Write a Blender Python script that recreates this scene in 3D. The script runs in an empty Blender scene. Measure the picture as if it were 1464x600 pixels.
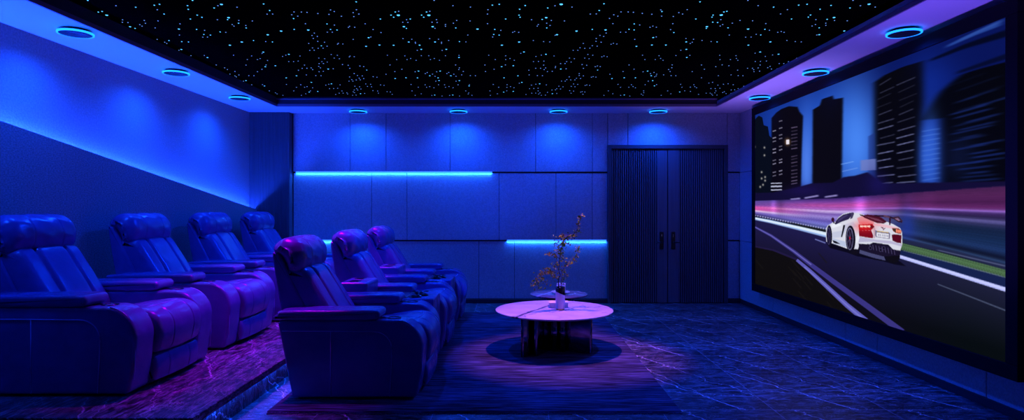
import bpy, bmesh, math, random
import numpy as np
from mathutils import Vector, Matrix
random.seed(7)
C = bpy.context.scene.collection
S = bpy.context.scene
F = 880.0; CX = 738.0; CY = 298.0; CZ = 1.29      # focal length and vanishing point, in photograph pixels; eye height in metres
def at(px, py, Y):                                   # a point of the room at depth Y seen at pixel (px, py)
    return ((px - CX) / F * Y, Y, CZ - (py - CY) / F * Y)

# ------------------------------------------------------------------ helpers
def prop(o, label=None, cat=None, group=None, kind=None):
    if label: o['label'] = label
    if cat: o['category'] = cat
    if group: o['group'] = group
    if kind: o['kind'] = kind
    return o
def empty(name, loc, label=None, cat=None, group=None, rz=0.0):
    o = bpy.data.objects.new(name, None); C.objects.link(o)
    o.location = loc; o.rotation_euler = (0, 0, rz); o.empty_display_size = 0.1
    return prop(o, label, cat, group)
def link(name, me, mat, parent=None, smooth=False, loc=None):
    if mat is not None and not me.materials: me.materials.append(mat)
    if smooth:
        me.polygons.foreach_set('use_smooth', [True] * len(me.polygons))
    o = bpy.data.objects.new(name, me); C.objects.link(o)
    if parent: o.parent = parent
    if loc: o.location = loc
    return o
def from_bm(name, bm, mat, parent=None, smooth=False, loc=None):
    bmesh.ops.recalc_face_normals(bm, faces=bm.faces)
    me = bpy.data.meshes.new(name); bm.to_mesh(me); bm.free()
    return link(name, me, mat, parent, smooth, loc)
def box(bm, x0, x1, y0, y1, z0, z1, bev=0.0, seg=2):
    r = bmesh.ops.create_cube(bm, size=1.0)
    vs = r['verts']
    for v in vs:
        v.co = Vector(((x0 + x1) / 2 + v.co.x * (x1 - x0), (y0 + y1) / 2 + v.co.y * (y1 - y0), (z0 + z1) / 2 + v.co.z * (z1 - z0)))
    if bev > 0:
        es = list({e for v in vs for e in v.link_edges})
        bmesh.ops.bevel(bm, geom=es, offset=bev, segments=seg, profile=0.5, affect='EDGES')
def prism(bm, pts, a0, a1, axis):                    # polygon pts extruded along axis ('x': pts are (y,z); 'y': (x,z); 'z': (x,y))
    def mk(p, a):
        return (a, p[0], p[1]) if axis == 'x' else (p[0], a, p[1]) if axis == 'y' else (p[0], p[1], a)
    A = [bm.verts.new(mk(p, a0)) for p in pts]; B = [bm.verts.new(mk(p, a1)) for p in pts]
    n = len(pts)
    f = [bm.faces.new(A), bm.faces.new(B[::-1])]
    for i in range(n):
        f.append(bm.faces.new((A[i], B[i], B[(i + 1) % n], A[(i + 1) % n])))
    return f
def lathe(bm, prof, cx=0, cy=0, n=48, a0=0.0, sx=1.0, sy=1.0):
    rings = []
    for r, z in prof:
        rings.append([bm.verts.new((cx + r * sx * math.cos(a0 + 2 * math.pi * k / n), cy + r * sy * math.sin(a0 + 2 * math.pi * k / n), z)) for k in range(n)])
    for i in range(len(rings) - 1):
        for k in range(n):
            bm.faces.new((rings[i][k], rings[i][(k + 1) % n], rings[i + 1][(k + 1) % n], rings[i + 1][k]))
    return rings
def tube(bm, pts, r, n=6, taper=None):
    pts = [Vector(p) for p in pts]; rings = []
    for i, p in enumerate(pts):
        d = (pts[min(i + 1, len(pts) - 1)] - pts[max(i - 1, 0)]).normalized()
        u = d.cross(Vector((0, 0, 1)));
        if u.length < 1e-3: u = d.cross(Vector((0, 1, 0)))
        u.normalize(); w = d.cross(u)
        rr = r if taper is None else r + (taper - r) * i / (len(pts) - 1)
        rings.append([bm.verts.new(p + rr * (u * math.cos(2 * math.pi * k / n) + w * math.sin(2 * math.pi * k / n))) for k in range(n)])
    for i in range(len(rings) - 1):
        for k in range(n):
            bm.faces.new((rings[i][k], rings[i][(k + 1) % n], rings[i + 1][(k + 1) % n], rings[i + 1][k]))
    bm.faces.new(rings[0][::-1]); bm.faces.new(rings[-1])
def spline(pts, per=8, closed=True):
    n = len(pts); out = []
    rng = range(n) if closed else range(n - 1)
    for i in rng:
        if closed: p0, p1, p2, p3 = pts[(i - 1) % n], pts[i], pts[(i + 1) % n], pts[(i + 2) % n]
        else: p0, p1, p2, p3 = pts[max(i - 1, 0)], pts[i], pts[i + 1], pts[min(i + 2, n - 1)]
        for k in range(per):
            t = k / per
            out.append(tuple(0.5 * ((2 * b) + (-a + c) * t + (2 * a - 5 * b + 4 * c - d) * t * t + (-a + 3 * b - 3 * c + d) * t ** 3) for a, b, c, d in zip(p0, p1, p2, p3)))
    if not closed: out.append(tuple(pts[-1]))
    return out
def cushion(prof, w, r, grooves=(), gd=0.012, gw=0.012, crown=0.0, yc=0.0, ny=22, wob=0.0):
    """soft upholstery: closed side profile (x,z) swept across y = -w..w, ends rounded by r, sewn grooves across it"""
    P = np.array(prof); n = len(P)
    area = 0.5 * np.sum(P[:, 0] * np.roll(P[:, 1], -1) - np.roll(P[:, 0], -1) * P[:, 1])
    if area < 0: P = P[::-1].copy()
    T = np.roll(P, -1, 0) - np.roll(P, 1, 0); T /= np.linalg.norm(T, axis=1)[:, None] + 1e-9
    N = np.stack([-T[:, 1], T[:, 0]], 1)               # inward for a counter-clockwise outline
    ys = set()
    for k in range(7):
        a = math.pi / 2 * k / 6; ys.add(round(w - r + r * math.sin(a), 5))
    for k in range(ny + 1): ys.add(round((w - r) * k / ny, 5))
    ys = sorted(ys | {-y for y in ys})
    for g in grooves:
        for d in (-2, -1.3, -.8, -.4, 0, .4, .8, 1.3, 2): ys.append(g + d * gw)
    ys = sorted(y for y in set(ys) if abs(y) <= w)
    out = [ys[0]]
    for y in ys[1:]:
        if y - out[-1] > 1e-4: out.append(y)
    ys = out
    bm = bmesh.new(); rings = []
    for y in ys:
        ins = 0.0
        if abs(y) > w - r:
            s = min(1.0, (abs(y) - (w - r)) / r); ins = r * (1 - math.sqrt(max(0.0, 1 - s * s)))
        for g in grooves: ins += gd * math.exp(-((y - g) / gw) ** 2)
        ins += crown * (y / w) ** 2
        Q = P + N * ins
        if wob:
            ph = np.arange(n) / n * 2 * math.pi
            Q = Q + N * (wob * np.sin(3 * ph + 11 * y)[:, None] * np.sin(23 * y + 5 * ph)[:, None])
        rings.append([bm.verts.new((q[0], y + yc, q[1])) for q in Q])
    for a, b in zip(rings, rings[1:]):
        for k in range(n):
            bm.faces.new((a[k], a[(k + 1) % n], b[(k + 1) % n], b[k]))
    bm.faces.new(rings[0]); bm.faces.new(rings[-1][::-1])
    return bm
def dup(root, loc, **kw):
    r = root.copy(); C.objects.link(r); r.location = loc
    prop(r, **kw)
    def rec(src, dst):
        for ch in list(src.children):
            c = ch.copy(); C.objects.link(c); c.parent = dst
            rec(ch, c)
    rec(root, r)
    return r

# ------------------------------------------------------------------ materials
def mat(name, col, rough=0.5, spec=0.5, metal=0.0, noise=None, bump=None, coat=0.0, emit=None, estr=1.0):
    m = bpy.data.materials.new(name); m.use_nodes = True
    nt = m.node_tree; b = nt.nodes['Principled BSDF']
    b.inputs['Base Color'].default_value = (*col, 1); b.inputs['Roughness'].default_value = rough
    b.inputs['Specular IOR Level'].default_value = spec; b.inputs['Metallic'].default_value = metal
    b.inputs['Coat Weight'].default_value = coat
    tc = nt.nodes.new('ShaderNodeTexCoord')
    def tex(scale, stretch, detail=4):
        mp = nt.nodes.new('ShaderNodeMapping'); mp.inputs['Scale'].default_value = stretch
        nt.links.new(tc.outputs['Object'], mp.inputs['Vector'])
        n = nt.nodes.new('ShaderNodeTexNoise'); n.inputs['Scale'].default_value = scale; n.inputs['Detail'].default_value = detail
        nt.links.new(mp.outputs[0], n.inputs['Vector']); return n
    if noise:                                         # (scale, (sx,sy,sz), second colour)
        n = tex(noise[0], noise[1]); r = nt.nodes.new('ShaderNodeValToRGB')
        r.color_ramp.elements[0].position = .35; r.color_ramp.elements[1].position = .65
        r.color_ramp.elements[0].color = (*col, 1); r.color_ramp.elements[1].color = (*noise[2], 1)
        nt.links.new(n.outputs['Fac'], r.inputs['Fac']); nt.links.new(r.outputs[0], b.inputs['Base Color'])
    if bump:                                          # list of (scale, stretch, strength, distance)
        prev = None
        for sc, st, stg, dist in bump:
            n = tex(sc, st); bp = nt.nodes.new('ShaderNodeBump')
            bp.inputs['Strength'].default_value = stg; bp.inputs['Distance'].default_value = dist
            nt.links.new(n.outputs['Fac'], bp.inputs['Height'])
            if prev: nt.links.new(prev.outputs[0], bp.inputs['Normal'])
            prev = bp
        nt.links.new(prev.outputs[0], b.inputs['Normal'])
    if emit:
        b.inputs['Emission Color'].default_value = (*emit, 1); b.inputs['Emission Strength'].default_value = estr
    return m
I3 = (1, 1, 1)
M = {}
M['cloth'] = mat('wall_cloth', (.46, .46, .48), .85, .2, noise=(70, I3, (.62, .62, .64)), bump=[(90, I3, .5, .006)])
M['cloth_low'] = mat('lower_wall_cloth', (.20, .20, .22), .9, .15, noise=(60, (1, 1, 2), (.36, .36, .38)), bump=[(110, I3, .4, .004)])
M['groove'] = mat('groove_black', (.02, .02, .025), .8)
M['paint'] = mat('soffit_paint', (.72, .72, .74), .7, .25)
M['black'] = mat('ceiling_black', (.0006, .0006, .001), .9, .0)
M['riser'] = mat('tray_riser_dark', (.035, .035, .045), .7, .2)
M['lip'] = mat('tray_lip', (.22, .17, .24), .5, .3)
M['base'] = mat('baseboard_dark', (.03, .03, .04), .6, .3)
M['flute'] = mat('fluted_panel', (.10, .10, .12), .6, .35, noise=(3, (30, 30, .4), (.15, .15, .17)))
M['door'] = mat('door_panel', (.14, .14, .16), .5, .35, noise=(3, (30, 30, .4), (.18, .18, .20)))
M['doorframe'] = mat('door_frame_dark', (.09, .09, .10), .45, .4)
M['metal_black'] = mat('black_metal', (.01, .01, .012), .3, .5)
M['leather'] = mat('leather', (.10, .085, .30), .27, .6, noise=(7, I3, (.13, .105, .36)), bump=[(5, I3, .35, .03), (260, I3, .12, .0015)])
M['thread'] = mat('stitching', (.38, .32, .75), .5, .4)
M['plastic'] = mat('black_gloss_plastic', (.006, .006, .008), .18, .6)
M['tray'] = mat('console_tray_gloss', (.30, .12, .14), .2, .6)
M['glass_black'] = mat('polished_black_panel', (.30, .27, .33), .07, .5, metal=1.0)
M['bronze'] = mat('bronze_edge', (.55, .30, .16), .25, .5, metal=1.0)
M['chrome'] = mat('polished_metal_edge', (.75, .75, .78), .12, .5, metal=1.0)
M['paper'] = mat('white_paper', (.82, .80, .84), .6, .3)
M['cover'] = mat('pale_book_cover', (.62, .70, .86), .45, .4)
M['ceramic'] = mat('white_ceramic', (.82, .8, .82), .2, .5)
M['vase_black'] = mat('vase_black_glaze', (.008, .006, .010), .12, .6)
M['vase_white'] = mat('vase_pale_marble', (.62, .63, .78), .35, .4, noise=(9, (1, 1, 2), (.74, .74, .84)))
M['bark'] = mat('bark', (.05, .035, .025), .8, .2)
M['leaf'] = mat('leaf', (.17, .36, .006), .5, .25, noise=(14, I3, (.34, .30, .01)))
M['frame'] = mat('black_velvet_frame', (.004, .004, .006), .8, .15)
M['ring'] = mat('ring_diffuser', (.02, .02, .02), .4, emit=(.005, .16, 1.0), estr=4)
M['disc'] = mat('downlight_face', (.018, .02, .035), .5, .25)
M['led'] = mat('led_diffuser', (.02, .02, .02), .4, emit=(.016, .115, 1.0), estr=4.5)
M['led_cove'] = mat('led_cove_diffuser', (.02, .02, .02), .4, emit=(.008, .05, 1.0), estr=450)
M['led_step'] = mat('led_step_diffuser', (.02, .02, .02), .4, emit=(.004, .06, 1.0), estr=26)
M['star'] = mat('star_tip', (0, 0, 0), .4, emit=(.09, .52, 1.0), estr=1.5)
M['star_dim'] = mat('star_tip_dim', (0, 0, 0), .4, emit=(.16, .34, .95), estr=1.0)

def nodes_math(nt, op, a, b=None, c=None):
    n = nt.nodes.new('ShaderNodeMath'); n.operation = op
    for i, v in enumerate((a, b, c)):
        if v is None: continue
        if isinstance(v, (int, float)): n.inputs[i].default_value = v
        else: nt.links.new(v, n.inputs[i])
    return n.outputs[0]
def stone(name, dark, mid, vein, TX, TY, ox, oy, along, rough=.3, spec=.5, seam=.003):
    """book-matched veined tiles TX x TY metres; veins and the streaked grain repeat on every tile; along = axis the grain runs on"""
    m = bpy.data.materials.new(name); m.use_nodes = True; nt = m.node_tree; b = nt.nodes['Principled BSDF']
    tc = nt.nodes.new('ShaderNodeTexCoord'); sp = nt.nodes.new('ShaderNodeSeparateXYZ'); nt.links.new(tc.outputs['Object'], sp.inputs[0])
    X = nodes_math(nt, 'MULTIPLY', nodes_math(nt, 'ADD', nodes_math(nt, 'ADD', sp.outputs[0], sp.outputs[2]), -ox), 1 / TX)   # height joins in so that upright faces carry the grain too
    Y = nodes_math(nt, 'MULTIPLY', nodes_math(nt, 'ADD', sp.outputs[1], -oy), 1 / TY)
    fx = nodes_math(nt, 'FRACT', X); fy = nodes_math(nt, 'FRACT', Y)
    ux = nodes_math(nt, 'MULTIPLY', fx, TX); uy = nodes_math(nt, 'MULTIPLY', fy, TY)
    cv = nt.nodes.new('ShaderNodeCombineXYZ'); nt.links.new(ux, cv.inputs[0]); nt.links.new(uy, cv.inputs[1])
    def noise(scale, st, detail=6, dist=0.0, rough_=.6, off=0):
        mp = nt.nodes.new('ShaderNodeMapping'); mp.inputs['Scale'].default_value = st; mp.inputs['Location'].default_value = (off, off, off)
        nt.links.new(cv.outputs[0], mp.inputs[0]); n = nt.nodes.new('ShaderNodeTexNoise')
        n.inputs['Scale'].default_value = scale; n.inputs['Detail'].default_value = detail; n.inputs['Distortion'].default_value = dist; n.inputs['Roughness'].default_value = rough_
        nt.links.new(mp.outputs[0], n.inputs[0]); return n.outputs['Fac']
    st = (.22, 1, 1) if along == 'x' else (1, .16, 1)
    def ridge(nz, c, w):                             # thin bright line where the noise crosses c
        d = nodes_math(nt, 'ABSOLUTE', nodes_math(nt, 'ADD', nz, -c))
        return nodes_math(nt, 'MAXIMUM', nodes_math(nt, 'SUBTRACT', 1.0, nodes_math(nt, 'MULTIPLY', d, 1 / w)), 0.0)
    grain = noise(26 if along == 'x' else 46, st, 8, .4, .75)
    broad = noise(3.2, st, 3, .5, .5, 3.1)
    def crack(ax, ay, c, w, amp, off, sc):           # long wandering vein along ax*x + ay*y = c, broken up by noise
        l = math.hypot(ax, ay); d = nodes_math(nt, 'ADD', nodes_math(nt, 'MULTIPLY', ux, ax / l), nodes_math(nt, 'MULTIPLY', uy, ay / l))
        d = nodes_math(nt, 'ADD', d, nodes_math(nt, 'MULTIPLY', nodes_math(nt, 'ADD', noise(sc, I3, 8, .2, .6, off), -.5), amp))
        d = nodes_math(nt, 'ABSOLUTE', nodes_math(nt, 'ADD', d, -c / l))
        v = nodes_math(nt, 'MAXIMUM', nodes_math(nt, 'SUBTRACT', 1.0, nodes_math(nt, 'MULTIPLY', d, 1 / w)), 0.0)
        return nodes_math(nt, 'MULTIPLY', v, nodes_math(nt, 'MULTIPLY', nodes_math(nt, 'POWER', noise(9, I3, 5, .2, .7, off + 4), 1.5), 4.2 if along == 'x' else 1.6))
    g_ = .7 if along == 'x' else 1.0
    v1 = nodes_math(nt, 'ADD', crack(1.79, 1, .95, .0065 * g_, .14, 2.0, 4), nodes_math(nt, 'ADD', crack(2.6, 1, 1.30, .0035 * g_, .2, 6.0, 5), crack(2.0, 1, 1.75, .0045 * g_, .25, 9.0, 5)))
    v1 = nodes_math(nt, 'ADD', v1, nodes_math(nt, 'MULTIPLY', crack(.25, 1, .45, .004, .22, 14.0, 6), .7))
    v2 = nodes_math(nt, 'MULTIPLY', ridge(noise(7, (.6, 1, 1) if along == 'x' else (1, .35, 1), 8, 1.0, .7, 1.7), .5, .010), nodes_math(nt, 'POWER', noise(5, I3, 3, 0, .5, 8.8), 2.0))
    v3 = ridge(noise(16, st, 6, .7, .7, 5.5), .55, .03)
    k = nodes_math(nt, 'MAXIMUM', nodes_math(nt, 'MULTIPLY', nodes_math(nt, 'ADD', grain, -.48), 5.0), 0.0)
    k = nodes_math(nt, 'MINIMUM', nodes_math(nt, 'MULTIPLY', k, nodes_math(nt, 'MULTIPLY', nodes_math(nt, 'POWER', broad, 2.0), 4.0)), 1.0)
    r = nt.nodes.new('ShaderNodeMix'); r.data_type = 'RGBA'; nt.links.new(k, r.inputs[0])
    r.inputs[6].default_value = (*dark, 1); r.inputs[7].default_value = (*mid, 1)
    vv = nodes_math(nt, 'ADD', v1, nodes_math(nt, 'ADD', nodes_math(nt, 'MULTIPLY', v2, 1.6), nodes_math(nt, 'MULTIPLY', v3, .13)))
    sx = nodes_math(nt, 'LESS_THAN', ux, seam); sy = nodes_math(nt, 'LESS_THAN', uy, seam)
    vv = nodes_math(nt, 'MINIMUM', nodes_math(nt, 'ADD', vv, nodes_math(nt, 'MULTIPLY', nodes_math(nt, 'MAXIMUM', sx, sy), .5)), 1.0)
    r2 = nt.nodes.new('ShaderNodeMix'); r2.data_type = 'RGBA'; nt.links.new(vv, r2.inputs[0])
    nt.links.new(r.outputs[2], r2.inputs[6]); r2.inputs[7].default_value = (*vein, 1)
    nt.links.new(r2.outputs[2], b.inputs['Base Color'])
    b.inputs['Specular IOR Level'].default_value = spec
    nt.links.new(nodes_math(nt, 'ADD', nodes_math(nt, 'MULTIPLY', grain, .25), rough - .1), b.inputs['Roughness'])
    bp = nt.nodes.new('ShaderNodeBump'); bp.inputs['Strength'].default_value = .25; bp.inputs['Distance'].default_value = .004
    nt.links.new(grain, bp.inputs['Height']); nt.links.new(bp.outputs[0], b.inputs['Normal'])
    return m
M['floor'] = stone('dark_marble_tile', (.006, .006, .008), (.34, .34, .38), (.95, .95, 1), .725, 1.46, .2, 1.026, 'x', .34, .4)
M['plat'] = stone('dark_streaked_tile', (.012, .010, .014), (.40, .36, .42), (.95, .9, 1), 1.2, 1.35, .05, -.02, 'y', .32, .6)
def rug_mat():
    m = bpy.data.materials.new('rug_pile'); m.use_nodes = True; nt = m.node_tree; b = nt.nodes['Principled BSDF']
    tc = nt.nodes.new('ShaderNodeTexCoord')
    def nz(scale, st, d=6):
        mp = nt.nodes.new('ShaderNodeMapping'); mp.inputs['Scale'].default_value = st; nt.links.new(tc.outputs['Object'], mp.inputs[0])
        n = nt.nodes.new('ShaderNodeTexNoise'); n.inputs['Scale'].default_value = scale; n.inputs['Detail'].default_value = d
        nt.links.new(mp.outputs[0], n.inputs[0]); return n.outputs['Fac']
    a = nz(48, (.10, 1, 1), 8); c = nz(2.2, (.45, 1, 1), 4)
    k = nodes_math(nt, 'MULTIPLY', nodes_math(nt, 'POWER', a, 2.2), nodes_math(nt, 'MULTIPLY', c, 3.2))
    r = nt.nodes.new('ShaderNodeValToRGB'); r.color_ramp.elements[0].position = .10; r.color_ramp.elements[1].position = .80
    r.color_ramp.elements[0].color = (.010, .009, .013, 1); r.color_ramp.elements[1].color = (.18, .18, .31, 1)
    nt.links.new(k, r.inputs[0]); nt.links.new(r.outputs[0], b.inputs['Base Color'])
    b.inputs['Roughness'].default_value = .95; b.inputs['Specular IOR Level'].default_value = .1
    bp = nt.nodes.new('ShaderNodeBump'); bp.inputs['Strength'].default_value = .8; bp.inputs['Distance'].default_value = .012
    nt.links.new(nz(120, (.4, 1, 1), 3), bp.inputs['Height']); nt.links.new(bp.outputs[0], b.inputs['Normal'])
    return m
M['rug'] = rug_mat()
def marble_mat(name, base, line, rough):
    m = bpy.data.materials.new(name); m.use_nodes = True; nt = m.node_tree; b = nt.nodes['Principled BSDF']
    tc = nt.nodes.new('ShaderNodeTexCoord'); sp = nt.nodes.new('ShaderNodeSeparateXYZ'); nt.links.new(tc.outputs['Object'], sp.inputs[0])
    def nz(scale, d=6, dist=0.0, off=0.0):
        mp = nt.nodes.new('ShaderNodeMapping'); mp.inputs['Location'].default_value = (off, off, 0); nt.links.new(tc.outputs['Object'], mp.inputs[0])
        n = nt.nodes.new('ShaderNodeTexNoise'); n.inputs['Scale'].default_value = scale; n.inputs['Detail'].default_value = d; n.inputs['Distortion'].default_value = dist
        nt.links.new(mp.outputs[0], n.inputs[0]); return n.outputs['Fac']
    def line_(ax, ay, c, w, amp, off, nsc=4.0):      # wandering vein along ax*x + ay*y = c
        d = nodes_math(nt, 'ADD', nodes_math(nt, 'MULTIPLY', sp.outputs[0], ax), nodes_math(nt, 'MULTIPLY', sp.outputs[1], ay))
        d = nodes_math(nt, 'ADD', d, nodes_math(nt, 'MULTIPLY', nodes_math(nt, 'ADD', nz(nsc, 6, .3, off), -.5), amp))
        d = nodes_math(nt, 'ABSOLUTE', nodes_math(nt, 'ADD', d, -c))
        return nodes_math(nt, 'MAXIMUM', nodes_math(nt, 'SUBTRACT', 1.0, nodes_math(nt, 'MULTIPLY', d, 1 / w)), 0.0)
    v = nodes_math(nt, 'MAXIMUM', nodes_math(nt, 'MINIMUM', nodes_math(nt, 'MULTIPLY', line_(-.89, .456, .13, .020, .13, 2.0, 5.0), 1.8), 1.0), nodes_math(nt, 'MULTIPLY', line_(-.55, .83, -.12, .014, .5, 5.0), .7))
    v = nodes_math(nt, 'MAXIMUM', v, nodes_math(nt, 'MULTIPLY', line_(.35, .93, .24, .012, .5, 9.0), .6))
    v = nodes_math(nt, 'MAXIMUM', v, nodes_math(nt, 'MULTIPLY', line_(.9, .4, .33, .008, .6, 12.0, 6.0), .5))
    soft = nodes_math(nt, 'MULTIPLY', nodes_math(nt, 'POWER', nz(3.5, 8, .8, 1.0), 3.0), 1.0)
    v = nodes_math(nt, 'MINIMUM', nodes_math(nt, 'ADD', v, soft), 1.0)
    r = nt.nodes.new('ShaderNodeMix'); r.data_type = 'RGBA'; nt.links.new(v, r.inputs[0])
    r.inputs[6].default_value = (*base, 1); r.inputs[7].default_value = (*line, 1)
    nt.links.new(r.outputs[2], b.inputs['Base Color']); b.inputs['Roughness'].default_value = rough
    return m
M['marble'] = marble_mat('white_veined_marble', (.80, .78, .80), (.05, .04, .06), .28)
M['marble_dark'] = marble_mat('grey_violet_marble', (.13, .12, .16), (.5, .5, .6), .25)
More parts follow.
